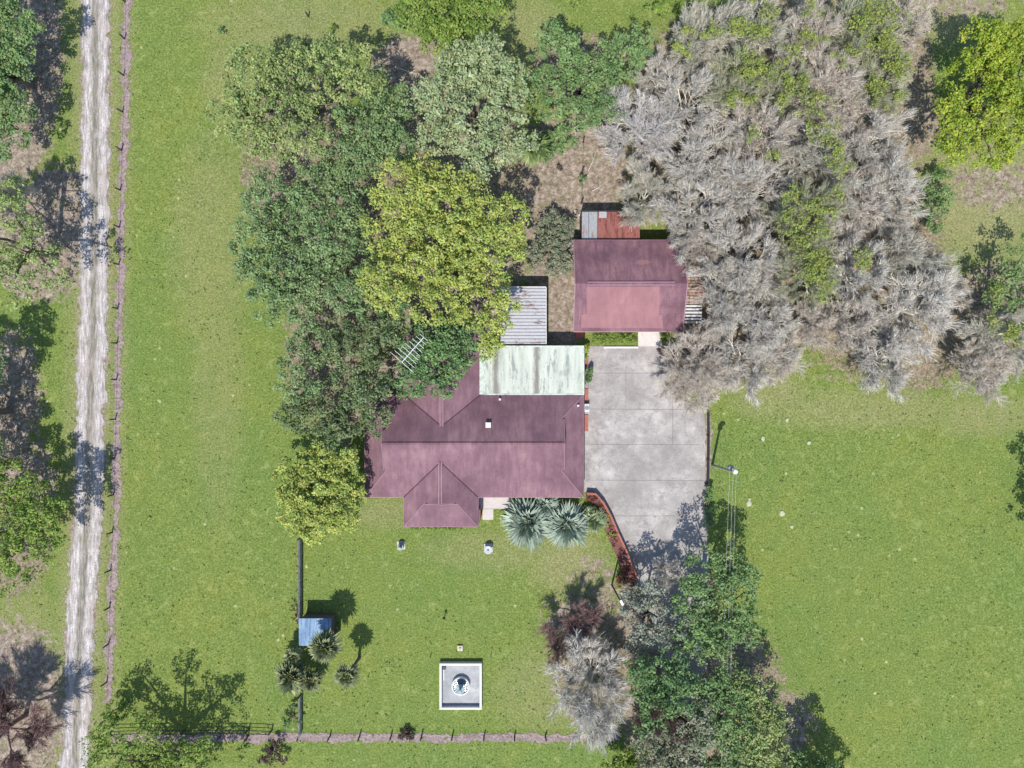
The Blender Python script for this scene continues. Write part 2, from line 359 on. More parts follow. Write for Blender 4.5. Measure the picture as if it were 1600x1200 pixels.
def crown_clumps(rng, lobes, rc, dens, gaps, inner=.35, squash=.6):
    cs = []
    for (c, Rr) in lobes:
        n = int(dens * 2.6 * Rr * Rr / (rc * rc)) + 4
        u = rng.uniform(-.30, 1, n); th = rng.uniform(0, 2 * np.pi, n); q = np.sqrt(1 - u * u)
        bump = 1 + .13 * np.sin(3 * th + rng.uniform(0, 6)) + .08 * np.sin(7 * th + rng.uniform(0, 6))
        rr = Rr * np.where(rng.uniform(0, 1, n) < inner, rng.uniform(.35, .8, n), rng.uniform(.84, 1.02, n)) * bump
        p = np.stack([q * np.cos(th) * rr, q * np.sin(th) * rr, u * rr * squash], 1) + np.array(c)
        k = max(1, int(gaps * Rr)); gc = np.array(c) + np.stack([rng.uniform(-1, 1, k) * Rr, rng.uniform(-1, 1, k) * Rr, rng.uniform(.2, .7, k) * Rr], 1)
        gr = rng.uniform(.5, 1.2, k) * max(.5, rc * 1.1)
        dd = np.linalg.norm((p[:, None, :2] - gc[None, :, :2]), axis=2); keep = ~((dd < gr[None]).any(1) & (rng.uniform(0, 1, n) < .93))
        cs.append(p[keep])
    return np.concatenate(cs)
def limbs(mb, rng, base, lobes, fork, r0, twig_n=3):
    base = Vector(base); top = Vector(fork)
    mb.tube([base + Vector((0, 0, -.3)), base + Vector((0, 0, .15)), base.lerp(top, .5) + Vector((rng.normal(0, .1), rng.normal(0, .1), 0)), top], [r0 * 1.5, r0 * 1.15, r0 * .9, r0 * .75], 8)
    for c, Rr in lobes:
        c = Vector(c); e = c + Vector((0, 0, Rr * .1)); mid = top.lerp(e, .5) + Vector((rng.normal(0, .25), rng.normal(0, .25), .3))
        mb.tube([top - Vector((0, 0, .25)), mid, e], [r0 * .55, r0 * .38, r0 * .16], 6)
        for _ in range(twig_n):
            th = rng.uniform(0, 6.28); q = mid.lerp(e, rng.uniform(.2, 1)); k = Rr * rng.uniform(.6, .92)
            mb.tube([q, q + Vector((math.cos(th) * k * .5, math.sin(th) * k * .5, .3)), q + Vector((math.cos(th) * k, math.sin(th) * k, Rr * .3))], [r0 * .2, r0 * .13, r0 * .05], 4)
SEED = [100]
def leafy(name, label, cat, lobes_px, h, pal, rc=.60, size=.235, dens=1.0, gaps=1.0, per=38, group=None, bark=None, r0=None):
    SEED[0] += 1; rng = np.random.default_rng(SEED[0]); lobes = []
    for (px, py, r) in lobes_px:
        Rr = r * MPP * (H - h) / H; top = h * rng.uniform(.80, 1.03); zc = max(top - Rr * .6, .25 * h); c = P(px, py, zc); lobes.append((tuple(c), Rr))
    A = np.array([l[0] for l in lobes]); W = np.array([l[1] ** 2 for l in lobes]); cc = (A * W[:, None]).sum(0) / W.sum()
    base = (cc[0], cc[1], 0); Rm = math.sqrt(W.sum())
    t_ = thing(name, base, label, cat, group); o = np.array(base)
    cl = crown_clumps(rng, lobes, rc, dens, gaps); cl[:, 2] = np.maximum(cl[:, 2], .3)
    # broad light and dark boughs: the shade of a clump follows a slow random field
    ph = rng.uniform(0, 6, 6); fld = np.sin(cl[:, 0] * .9 + ph[0]) * np.sin(cl[:, 1] * 1.0 + ph[1]) + .6 * np.sin(cl[:, 0] * 2.1 + cl[:, 1] * 1.7 + ph[2])
    tt = np.clip(.5 + .26 * fld + rng.normal(0, .26, len(cl)), 0, 1)
    V, col = leaves(rng, cl - o, rc * rng.uniform(.7, 1.25, len(cl)), per, size, PAL[pal], tt)
    link('crown', quads_mesh('crown', V, np.arange(len(V)).reshape(-1, 4), col), LEAF, t_)
    mb = MB(); r0 = r0 or min(.5, .05 * Rm + .06)
    limbs(mb, rng, (0, 0, 0), [(tuple(np.array(c) - o), Rr) for c, Rr in lobes], (0, 0, max(.3, min(c[2] for c, _ in lobes) * .5)), r0)
    mb.build('trunk', bark or BARK, t_, smooth=True)
    return t_

def segs(S, M, E, r0, r1, sides, rng, lo, hi, t):
    """many bent tapered branches as one vertex/face block"""
    n = len(S); D = E - S; D /= np.linalg.norm(D, axis=1)[:, None] + 1e-9
    A = np.cross(D, rng.normal(0, 1, (n, 3))); A /= np.linalg.norm(A, axis=1)[:, None] + 1e-9; B = np.cross(D, A); V = []
    for p, r in ((S, r0), (M, (r0 + r1) / 2), (E, r1)):
        for k in range(sides):
            a = 2 * np.pi * k / sides; V.append(p + (A * np.cos(a) + B * np.sin(a)) * r[:, None])
    V = np.stack(V, 1).reshape(-1, 3); base = (np.arange(n) * 3 * sides)[:, None, None]; q = []
    for l in range(2):
        for k in range(sides): j = (k + 1) % sides; q.append((l * sides + k, l * sides + j, (l + 1) * sides + j, (l + 1) * sides + k))
    Fq = (base + np.array(q)[None]).reshape(-1, 4); col = np.array(lo) + (np.array(hi) - np.array(lo)) * t[:, None]
    return V, Fq, np.repeat(col, 3 * sides, 0)
def bare_meshes(seed, cols, long_limbs=False):
    """a leafless crown of unit radius and unit height: limbs mesh and twigs mesh"""
    rng = np.random.default_rng(seed); nl = rng.integers(6, 9)
    az = np.arange(nl) * 2 * np.pi / nl + rng.normal(0, .25, nl); el = rng.uniform(.35, 1.25, nl)
    D = np.stack([np.cos(az) * np.cos(el), np.sin(az) * np.cos(el), np.sin(el)], 1); S = np.zeros((nl, 3)) + [0, 0, 2.2]
    L = rng.uniform(1.8, 2.6, nl) * (1.3 if long_limbs else 1); r = np.full(nl, .13); levels = []
    ks = [6, 5, 6, 10]; ratio = [.62, .62, .66, .95]; spread = [.55, .55, .5, .48]
    for lv in range(5):
        E = S + D * L[:, None]; M = (S + E) / 2 + rng.normal(0, .07, S.shape) * L[:, None]; r1 = r * .5
        levels.append((S, M, E, r, r1))
        if lv == 4: break
        k = ks[lv]; f = rng.uniform(.3, 1.0, (len(S), k)); f[:, 0] = 1
        fs = f[..., None]; pts = np.where(fs < .5, S[:, None] + (M - S)[:, None] * fs * 2, M[:, None] + (E - M)[:, None] * (fs - .5) * 2)
        nd = D[:, None] + rng.normal(0, spread[lv], (len(S), k, 3)); nd[..., 2] += .06
        out = pts - np.array([0, 0, 2.2]); nd += .42 * out / (np.linalg.norm(out, axis=2)[..., None] + .5)
        nd /= np.linalg.norm(nd, axis=2)[..., None]
        L = (L[:, None] * ratio[lv] * rng.uniform(.7, 1.2, (len(S), k))).ravel(); r = (r[:, None] * (1 - .5 * f) * .62).ravel()
        S = pts.reshape(-1, 3); D = nd.reshape(-1, 3)
    ex = np.percentile(np.hypot(levels[4][2][:, 0], levels[4][2][:, 1]), 97); ez = np.percentile(levels[4][2][:, 2], 99.5)
    def nz(a): a = a.copy(); a[:, :2] /= ex; a[:, 2] = np.maximum(a[:, 2], .8) / ez; return a
    def blk(ls, sides, rmin):
        Vs = []; Fs = []; Cs = []; o = 0
        for (S, M, E, r0, r1) in ls:
            V, Fq, Cc = segs(nz(S), nz(M), nz(E), np.maximum(r0, rmin) / 5.5, np.maximum(r1, rmin * .55) / 5.5, sides, rng, cols[0], cols[1], rng.uniform(0, 1, len(S)) ** 1.1)
            Vs.append(V); Fs.append(Fq + o); Cs.append(Cc); o += len(V)
        return np.concatenate(Vs), np.concatenate(Fs), np.concatenate(Cs)
    V, Fq, Cc = blk(levels[:3], 5, .03)
    tv = MB().tube([(0, 0, -.03), (0, 0, .02), (.005, .008, .16), (0, 0, 2.25 / ez)], [.07, .05, .04, .034], 8)
    nV = len(V); tvv = np.array(tv.v); tf = np.array([f for f in tv.f if len(f) == 4]) + nV
    V = np.concatenate([V, tvv]); Fq = np.concatenate([Fq, tf]); Cc = np.concatenate([Cc, np.tile(np.array(cols[0]) * .9, (len(tvv), 1))])
    me1 = quads_mesh('trunk', V, Fq, Cc); me1.materials.append(TWIG)
    V, Fq, Cc = blk(levels[3:], 3, .019)
    me2 = quads_mesh('crown', V, Fq, Cc); me2.materials.append(TWIG)
    return me1, me2
GREYS = [((.38, .355, .31), (.97, .93, .85)), ((.34, .325, .26), (.90, .87, .76)), ((.40, .345, .29), (.94, .87, .77)), ((.30, .31, .20), (.72, .73, .54))]
BV = [bare_meshes(900 + i, GREYS[i % 4]) for i in range(8)]; BLONG = bare_meshes(990, ((.45, .42, .40), (.85, .83, .80)), True)
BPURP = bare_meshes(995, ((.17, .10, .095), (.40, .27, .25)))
VINE = []
def bare(label, px, py, r, h, var, vines=(), cat='tree', group='leafless grey trees beside the driveway', name='bare_tree', meshes=None, vpal='vine'):
    SEED[0] += 1; rng = np.random.default_rng(SEED[0]); k = (H - h * .8) / H; p = P(px, py, h * .8); Rr = r * MPP * k
    t_ = thing(name, (p.x, p.y, 0), label, cat, group); rot = rng.uniform(0, 6.28)
    for nm, me in zip(('trunk', 'crown'), meshes or BV[var]):
        o = link(nm, me, None, t_); o.scale = (Rr, Rr, h); o.rotation_euler = (0, 0, rot)
    if vines:
        cs = []
        for (vx, vy, vr) in vines:
            hh = h * .93; c = P(vx, vy, hh); q = vr * MPP * .9; n = int(9 * vr * vr * MPP * MPP) + 5
            pp = rng.normal(0, q * .62, (n, 3)); pp[:, 2] *= .35; cs.append(np.array(c) + pp)
        cs = np.concatenate(cs) - np.array([p.x, p.y, 0])
        V, col = leaves(rng, cs, rng.uniform(.25, .6, len(cs)), 20, .19, PAL[vpal], rng.uniform(0, .9, len(cs)))
        o = link('vine', quads_mesh('vine', V, np.arange(len(V)).reshape(-1, 4), col), LEAF, t_)
        o['label'] = 'bright green vine leaves over the crown'
    return t_

def palm(label, px, py, r, h, pal, n=24, blades=13, name='fan_palm', cat='palm', group=None, wide=.13, elmin=-.45, trunk_off=None, pet=.32, arc=2.7):
    SEED[0] += 1; rng = np.random.default_rng(SEED[0]); p = P(px, py, h); Rr = r * MPP * (H - h) / H
    off = trunk_off or (0, 0); base = Vector((p.x + off[0], p.y + off[1], 0))
    t_ = thing(name, base, label, cat, group); top = Vector((p.x, p.y, h - Rr * .35)) - base
    mb = MB(); mb.tube([(0, 0, -.2), (0, 0, .1), tuple(top * .5 + Vector((-off[0] * .15, -off[1] * .15, 0))), tuple(top)], [.26, .2, .15, .17], 8)
    mb.build('trunk', BARK, t_, smooth=True); V = []; Cl = []; lo, hi = np.array(pal[0]), np.array(pal[1]); T0 = np.array(top)
    for i in range(n):
        az = i * 2.4 + rng.normal(0, .25); el = elmin + (1.45 - elmin) * ((i + .5) / n) ** .9 + rng.normal(0, .08)
        d = np.array([math.cos(az) * math.cos(el), math.sin(az) * math.cos(el), math.sin(el)]); s = np.array([-math.sin(az), math.cos(az), 0]); up = -np.cross(d, s)
        L = Rr * rng.uniform(.9, 1.12); c = T0 + d * L * pet; fc = np.clip(.35 + rng.normal(0, .22), 0, 1); roll = rng.normal(0, .35); s2 = s * math.cos(roll) + up * math.sin(roll)
        V += [T0 + s * .04, T0 - s * .04, c - s * .04, c + s * .04]; Cl += [lo + (hi - lo) * .8] * 4
        for b_ in range(blades):
            a = (b_ / (blades - 1) - .5) * arc + rng.normal(0, .04); bd = d * math.cos(a) + s2 * math.sin(a); bl = L * (1 - pet) * (1 - .17 * abs(a)) * rng.uniform(.85, 1.12)
            sd = np.cross(bd, up); sd /= np.linalg.norm(sd); wv = wide * Rr * .5 * rng.uniform(.7, 1.2)
            mid = c + bd * bl * .5 + up * .05 * bl; tip = c + bd * bl + np.array([0, 0, -1]) * bl * rng.uniform(.15, .5)
            k = np.clip(fc + rng.normal(0, .25), 0, 1); cc = lo + (hi - lo) * k
            V += [c, mid + sd * wv, tip, mid - sd * wv - up * wv * .5]; Cl += [cc] * 4
    link('crown', quads_mesh('crown', np.array(V), np.arange(len(V)).reshape(-1, 4), np.array(Cl)), FROND, t_)
    return t_
# ---------------------------------------------------------------- buildings
def roofing(name, cols, lines=.28):
    m, nt, b = nmat(name); t = NT(nt)
    n1 = t.noise(.30, 5, .6); n2 = t.noise(1.1, 7, .8, offs=(5, 2, 0)); n3 = t.noise(12, 3, .7); n4 = t.noise(.7, 6, .72, stretch=(2.6, .45, 1))
    c = t.ramp(n1, [(.33, cols[0]), (.5, cols[1]), (.68, cols[2])])
    c = t.mix(t.ramp(n4, [(.40, .6), (.56, 0.0)]), c, cols[0])
    c = t.mix(t.ramp(n2, [(.60, 0.0), (.74, .35)]), c, cols[2])
    y = t.sep(t.pos())[1]; fr = t.math('FRACT', t.math('MULTIPLY', y, 1 / lines))
    c = t.mix(t.ramp(fr, [(.0, .28), (.14, 0.0), (.9, 0.0), (1.0, .15)]), c, cols[0])
    c = t.mix(.30, c, t.ramp(n3, [(.3, cols[0]), (.7, cols[2])]))
    t.l.new(c, b.inputs['Base Color']); b.inputs['Roughness'].default_value = .85; t.bump(n3, .5, .02, b); return m
SHINGLE = roofing('red_shingle', [(.105, .054, .074), (.200, .112, .138), (.295, .175, .192)])
SHINGLE2 = roofing('garage_shingle', [(.075, .038, .054), (.195, .104, .128), (.315, .170, .185)])
RIDGE = simple('ridge_cap', (.36, .22, .26), .8); TRIM = simple('white_trim', (.62, .60, .58), .6, .12, dirt=(.3, .28, .25))
m, nt, b = nmat('brick'); t = NT(nt); br = nt.nodes.new('ShaderNodeTexBrick')
xyz = t.sep(t.pos()); cmb = nt.nodes.new('ShaderNodeCombineXYZ'); t.l.new(t.math('ADD', xyz[0], xyz[1]), cmb.inputs[0]); t.l.new(xyz[2], cmb.inputs[1])
t.l.new(cmb.outputs[0], br.inputs['Vector']); br.inputs['Scale'].default_value = 1; br.inputs['Brick Width'].default_value = .22; br.inputs['Row Height'].default_value = .075
br.inputs['Mortar Size'].default_value = .01; br.inputs['Color1'].default_value = (.36, .12, .08, 1); br.inputs['Color2'].default_value = (.27, .09, .06, 1); br.inputs['Mortar'].default_value = (.4, .36, .33, 1)
t.l.new(br.outputs[0], b.inputs['Base Color']); b.inputs['Roughness'].default_value = .85; BRICK = m
GLASS = simple('window_glass', (.03, .04, .05), .08, .1, spec=.8); PAINT = simple('door_paint', (.55, .53, .50), .5, .1)

ZE, ZR = 2.8, 5.3
def W(px, py, z): return tuple(P(px, py, z))
def ywall(mb, x0, y0, x1, y1, z0, z1):       # closed wall block from world corners
    mb.box(((x0 + x1) / 2, (y0 + y1) / 2, (z0 + z1) / 2), (abs(x1 - x0), abs(y1 - y0), z1 - z0))
def zl(y, ye, yr, ze, zr): return ze + (zr - ze) * (y - ye) / (yr - ye)

def house():
    o = P(741, 697); base = Vector((o.x, o.y, 0)); t_ = thing('house', base, 'long single-storey house with plum red shingle hip roof beside the concrete driveway', 'house')
    def L(v): return (v[0] - base.x, v[1] - base.y, v[2])
    xW = W(570, 0, ZE)[0]; xE = W(912, 0, ZE)[0]; yN = W(0, 616, ZE)[1]; yS = W(0, 777, ZE)[1]; yR = W(0, 693, ZR)[1]
    xg0 = W(604, 0, 4.1)[0]; xg1 = W(877, 0, 4.1)[0]; yg0 = W(0, 655, 4.1)[1]; yg1 = W(0, 735, 4.1)[1]
    zg = (zl(yg0, yN, yR, ZE, ZR) + zl(yg1, yS, yR, ZE, ZR)) / 2
    yg0 = yN + (yR - yN) * (zg - ZE) / (ZR - ZE); yg1 = yS + (yR - yS) * (zg - ZE) / (ZR - ZE)
    v = [(xW, yN, ZE), (xE, yN, ZE), (xE, yS, ZE), (xW, yS, ZE), (xg0, yR, ZR), (xg1, yR, ZR), (xg0, yg0, zg), (xg1, yg0, zg), (xg1, yg1, zg), (xg0, yg1, zg)]
    v = [L(p) for p in v]; mb = MB()
    mb.slab(v, [(0, 6, 4, 5, 7, 1), (2, 8, 5, 4, 9, 3), (1, 7, 8, 2), (3, 9, 6, 0), (7, 5, 8), (9, 4, 6)], .16)
    # the gablets oversail the hips a little
    for sx, xg in ((-1, xg0), (1, xg1)):
        e = .35 * sx; a = L((xg, yR, ZR + .03)); a2 = L((xg + e, yR, ZR + .03)); b0 = L((xg, yg0, zg + .03)); b1 = L((xg + e, yg0, zg + .03)); c0 = L((xg, yg1, zg + .03)); c1 = L((xg + e, yg1, zg + .03))
        mb.slab([a, a2, b1, b0], [(0, 1, 2, 3) if sx > 0 else (3, 2, 1, 0)], .1); mb.slab([a, a2, c1, c0], [(3, 2, 1, 0) if sx > 0 else (0, 1, 2, 3)], .1)
    # north wing
    zw = 4.45; xr = W(690, 0, zw)[0]; yv = yN + (yR - yN) * (zw - ZE) / (ZR - ZE); xw0 = W(630, 0, ZE)[0]; xw1 = W(752, 0, ZE)[0]; yn = W(0, 512, ZE)[1]; yh = yn - 3.4
    w_ = [L(p) for p in [(xr, yv, zw + .01), (xr, yh, zw + .01), (xw1, yN, ZE + .01), (xw1, yn, ZE + .01), (xw0, yn, ZE + .01), (xw0, yN, ZE + .01)]]
    mb.slab(w_, [(0, 2, 3, 1), (1, 3, 4), (0, 1, 4, 5)], .16)
    # south wing with a small gablet
    xr2 = W(688, 0, zw)[0]; yv2 = yS + (yR - yS) * (zw - ZE) / (ZR - ZE); xs0 = W(631, 0, ZE)[0]; xs1 = W(747, 0, ZE)[0]; ys = W(0, 823, ZE)[1]
    yh2 = W(0, 787, zw)[1]; k = .42; gz = ZE + (zw - ZE) * (1 - k); ga = (xr2 + (xs0 - xr2) * k); gb = (xr2 + (xs1 - xr2) * k); gy = yh2
    w_ = [L(p) for p in [(xr2, yv2, zw + .01), (xr2, yh2, zw + .01), (xs1, yS, ZE + .01), (xs1, ys, ZE + .01), (xs0, ys, ZE + .01), (xs0, yS, ZE + .01), (ga, gy, gz), (gb, gy, gz)]]
    mb.slab(w_, [(0, 1, 7, 3, 2), (7, 6, 4, 3), (0, 5, 4, 6, 1), (1, 6, 7)], .16)
    roof = mb.build('roof', SHINGLE, t_)
    r = MB(); r.box(L(((xg0 + xg1) / 2, yR, ZR + .02)), (xg1 - xg0 + .5, .22, .09)); r.build('ridge_cap', SHINGLE2, roof)
    r = MB()
    for xq, ya, yb in ((xr, yv, yh), (xr2, yv2, yh2)):
        r = MB()
        for dx, wd in ((-.17, .07), (0, .29), (.17, .07)): r.box(L((xq + dx, (ya + yb) / 2, zw + (.05 if dx else .035))), (wd - .004, abs(yb - ya), .08 if dx else .05))
        r.mi = [1 if 6 <= i < 12 else 0 for i in range(18)]; r.build('ridge_vent', [RIDGE, SHINGLE], roof)
    r = MB()     # pale rake line of the small gablet
    r.tube([L((ga - .1, gy - .15, gz)), L((xr2, gy - .12, zw + .08)), L((gb + .1, gy - .15, gz))], .045, 4); r.build('rake_trim', RIDGE, roof)
    for xg in (xg0 - .33, xg1 + .33):
        r = MB(); r.tube([L((xg, yg0, zg + .06)), L((xg, yR, ZR + .08)), L((xg, yg1, zg + .06))], .03, 4); r.build('rake_trim', RIDGE, roof)
    VAL = simple('valley_shade_line', (.085, .045, .058), .8, .4)  # dark lines added along the valleys to stand in for weak slope shading
    for a_, b_, m_, nm in (((xr2, yv2, zw + .03), (xs0, yS, ZE + .04), VAL, 'valley'), ((xr2, yv2, zw + .03), (xs1, yS, ZE + .04), VAL, 'valley'), ((xr, yv, zw + .03), (xw1, yN, ZE + .04), VAL, 'valley'), ((xr, yv, zw + .03), (xw0, yN, ZE + .04), VAL, 'valley'),
            ((xg1, yg0, zg + .02), (xE, yN, ZE + .02), RIDGE, 'hip_cap'), ((xg1, yg1, zg + .02), (xE, yS, ZE + .02), RIDGE, 'hip_cap'), ((xg0, yg1, zg + .02), (xW, yS, ZE + .02), RIDGE, 'hip_cap'), ((ga, gy, gz + .02), (xs0, ys, ZE + .02), RIDGE, 'hip_cap'), ((gb, gy, gz + .02), (xs1, ys, ZE + .02), RIDGE, 'hip_cap')):
        r = MB(); r.tube([L(a_), L(b_)], .055 if nm == 'valley' else .035, 4); r.build(nm, m_, roof)
    g_ = MB()    # pale drip edge round the eaves
    pts = [(xw1, yN), (xE, yN), (xE, yS), (xs1, yS), (xs1, ys), (xs0, ys), (xs0, yS), (xW, yS), (xW, yN)]
    for a, c in zip(pts[:-1], pts[1:]): g_.tube([L((a[0], a[1], ZE - .1)), L((c[0], c[1], ZE - .1))], .055, 4)
    g_.build('gutter', RIDGE, roof)
    # plumbing vents and chimney cap
    q = MB(); c = L(W(763, 664, 4.4)); q.box((c[0], c[1], 4.25), (.42, .42, .7), bev=.05); q.box((c[0], c[1], 4.68), (.58, .58, .08)); q.build('chimney', TRIM, roof)
    for (x, y, z) in ((599, 704, 4.4), (903, 634, 3.2), (781, 624, 3.1)):
        q = MB(); c = L(W(x, y, z)); q.lathe((c[0], c[1], z - .5), [(.09, 0), (.09, .7), (.13, .72), (.13, .78)], 10); q.build('roof_vent', TRIM, roof)
    wl = MB(); i = .55; zt = ZE - .12
    ywall(wl, *L((xW + i, yN - i, 0))[:2], *L((xE - i, yS + i, 0))[:2], -.05, zt)
    ywall(wl, *L((xw0 + i, yN - i + .003, 0))[:2], *L((xw1 - i, yn - i, 0))[:2], -.05, zt - .003)
    ywall(wl, *L((xs0 + i, yS + i + .003, 0))[:2], *L((xs1 - i, ys + i, 0))[:2], -.05, zt - .006)
    wl.build('wall', BRICK, t_)
    def window(x, y, nx, ny, w_=1.6, h_=1.2, z=1.5):
        c = L((x, y, z)); f = MB(); rz = 0 if ny else math.pi / 2
        for dx, dz, sx, sz in ((0, h_ / 2, w_ + .16, .08), (0, -h_ / 2, w_ + .16, .08), (-w_ / 2, 0, .08, h_ - .08), (w_ / 2, 0, .08, h_ - .08), (0, 0, .05, h_ - .08)):
            f.box((c[0] + dx * (1 if ny else 0) + nx * .04, c[1] + dx * (0 if ny else 1) + ny * .04, z + dz), (sx, .08, sz), rz)
        fo = f.build('window', TRIM, t_); p_ = MB(); p_.box((c[0] + nx * .015, c[1] + ny * .015, z), (w_ - .09, .03, h_ - .09), rz); p_.build('pane', GLASS, fo)
    for px in (600, 770, 890): window(W(px, 0, 1.5)[0], yS + i, 0, -1)
    window(W(670, 0, 1.5)[0], ys + i, 0, -1); window(W(710, 0, 1.5)[0], ys + i, 0, -1)
    for py in (670, 730): window(xE - i, W(0, py, 1.5)[1], 1, 0)
    window(xs1 - i, W(0, 800, 1.5)[1], 1, 0, 1.2)
    d = MB(); c = L((W(757, 0, 1)[0] + .5, yS + i - .03, 1.03)); d.box(c, (1.0, .08, 2.06)); dd = d.build('door', PAINT, t_)
    d = MB(); d.tube([(c[0] + .36, c[1] - .12, 1.02), (c[0] + .36, c[1] - .04, 1.02)], .03, 8); d.build('handle', TRIM, dd)
    return t_
house()

# flat pale-green patio roof
def patio():
    z = 2.95; a = W(757, 541, z); c = W(912, 616, z); t_ = thing('patio_cover', (0, 0, 0), 'flat pale green stained metal patio roof joined to the plum-roofed house', 'patio cover')
    cx, cy = (a[0] + c[0]) / 2, (a[1] + c[1]) / 2; t_.location = (cx, cy, 0); sx, sy = c[0] - a[0], a[1] - c[1]
    m, nt, b = nmat('stained_green_metal'); t = NT(nt); x = t.sep(t.pos())[0]
    st = t.noise(1.1, 5, .7, stretch=(1.6, .18, 1)); st2 = t.noise(1.1, 6, .75, offs=(3, 9, 1), dist=.3, stretch=(1.5, .3, 1))
    col = t.ramp(st, [(.30, (.28, .31, .27)), (.46, (.44, .475, .41)), (.66, (.54, .565, .50))])
    col = t.mix(t.ramp(st2, [(.54, 0.0), (.61, .8)]), col, (.20, .235, .225))
    dk = t.noise(2.2, 5, .75, stretch=(1, .25, 1), offs=(1, 4, 0))
    for px, wd in ((774, .30), (838, .26)):
        xx = W(px, 0, z)[0]; dd = t.math('ABSOLUTE', t.math('SUBTRACT', t.math('ADD', x, t.math('MULTIPLY', t.math('SUBTRACT', dk, .5), .9)), xx))
        col = t.mix(t.ramp(dd, [(wd * .4, .85), (wd * 1.6, 0.0)]), col, (.17, .15, .13))
    sp = t.vor(2.4).outputs['Distance']; col = t.mix(t.math('MULTIPLY', t.ramp(sp, [(.10, .9), (.17, 0.0)]), t.ramp(t.noise(.3, 3, .6, offs=(8, 1, 0)), [(.48, 0.0), (.56, 1.0)])), col, (.2, .16, .14))
    t.l.new(col, b.inputs['Base Color']); b.inputs['Roughness'].default_value = .5; t.bump(st, .2, .02, b)
    mb = MB(); mb.box((0, 0, z - .06), (sx - .12, sy - .12, .12)); n = 7
    ro = mb.build('roof', m, t_)
    f = MB()
    for yy in (-sy / 2, sy / 2): f.box((0, yy, z - .07), (sx + .1, .14, .2))
    for xx in (-sx / 2, sx / 2): f.box((xx, 0, z - .07), (.14, sy - .14, .2))
    f.box((-sx / 2 - .32, 0, z - .06), (.48, sy + .05, .06)); f.build('fascia', simple('pale_fascia', (.50, .56, .50), .6, .2, dirt=(.25, .25, .22)), ro)
    for xx in (-sx / 2 + .3, 0, sx / 2 - .3):
        p = MB(); p.box((xx, sy / 2 - .2, (z - .12) / 2), (.12, .12, z - .12)); p.build('post', TRIM, t_)
    q = MB()
    for k in range(5): q.box((-sx / 2 + sx * (k + .5) / 5, 0, z + .012), (.05, sy - .3, .03))
    q.build('seam', m, ro)
    s = MB(); s.box((0, 0, .02), (sx - .4, sy - .4, .10)); s.build('floor', CONC2, t_)
patio()
def sheetmat(name, base, rust, axis_y=True, amount=.55, sc=.8, stretch=(1, 1, 1)):
    m, nt, b = nmat(name); t = NT(nt); n = t.noise(sc, 6, .75, stretch=stretch); n2 = t.noise(5, 4, .7)
    c = t.mix(t.ramp(n, [(amount, 0.0), (amount + .08, 1.0)]), t.ramp(n2, [(.3, tuple(k * .7 for k in base)), (.7, base)]), t.ramp(n2, [(.3, tuple(k * .6 for k in rust)), (.7, rust)]))
    t.l.new(c, b.inputs['Base Color']); b.inputs['Roughness'].default_value = .5; b.inputs['Metallic'].default_value = .15; return m
def corrugated(mb, x0, y0, x1, y1, z, pitch, amp, along='x', slope=0.0, th=.02):
    """a corrugated sheet whose ridges run along x (or y)"""
    vs = []; fs = []; n = int(round((abs(y1 - y0) if along == 'x' else abs(x1 - x0)) / pitch)) * 4
    for i in range(n + 1):
        u = i / n; zz = z + amp * (0, 1, 1, 0)[i % 4]
        if along == 'x': y = y0 + (y1 - y0) * u; vs += [(x0, y, zz), (x1, y, zz + slope)]
        else: x = x0 + (x1 - x0) * u; vs += [(x, y0, zz), (x, y1, zz + slope)]
    for i in range(n): fs.append((2 * i, 2 * i + 1, 2 * i + 3, 2 * i + 2))
    nrm = 1 if (along == 'x') == (y1 > y0) else -1
    if nrm < 0: fs = [f[::-1] for f in fs]
    mb.slab(vs, fs, th)
def corr():
    z = 2.6; a = W(782, 538, z); c = W(853, 449, z); t_ = thing('lean_to', (a[0], a[1], 0), 'white ribbed sheet metal shed roof with rust patches under the big yellow-green tree', 'lean-to')
    sx, sy = c[0] - a[0], c[1] - a[1]; M_ = sheetmat('white_ribbed_sheet', (.48, .48, .50), (.24, .14, .11), amount=.56, sc=.7, stretch=(.6, 1.4, 1))
    mb = MB(); corrugated(mb, 0, 0, sx, sy, z, .38, .11); ro = mb.build('roof', M_, t_)
    f = MB(); f.box((sx + .03, sy / 2, z), (.08, sy, .12)); f.box((sx / 2, sy + .05, z), (sx, .08, .14)); f.build('fascia', TRIM, ro)
    for x, y in ((.2, sy - .2), (sx - .2, sy - .2), (sx - .2, .3), (sx - .2, sy / 2)):
        p = MB(); p.box((x, y, z / 2), (.1, .1, z)); p.build('post', BARK, t_)
    w_ = MB(); w_.box((.25, sy / 2, z / 2), (.1, sy - .4, z - .1)); w_.build('wall', simple('board', (.3, .27, .24)), t_)
corr()

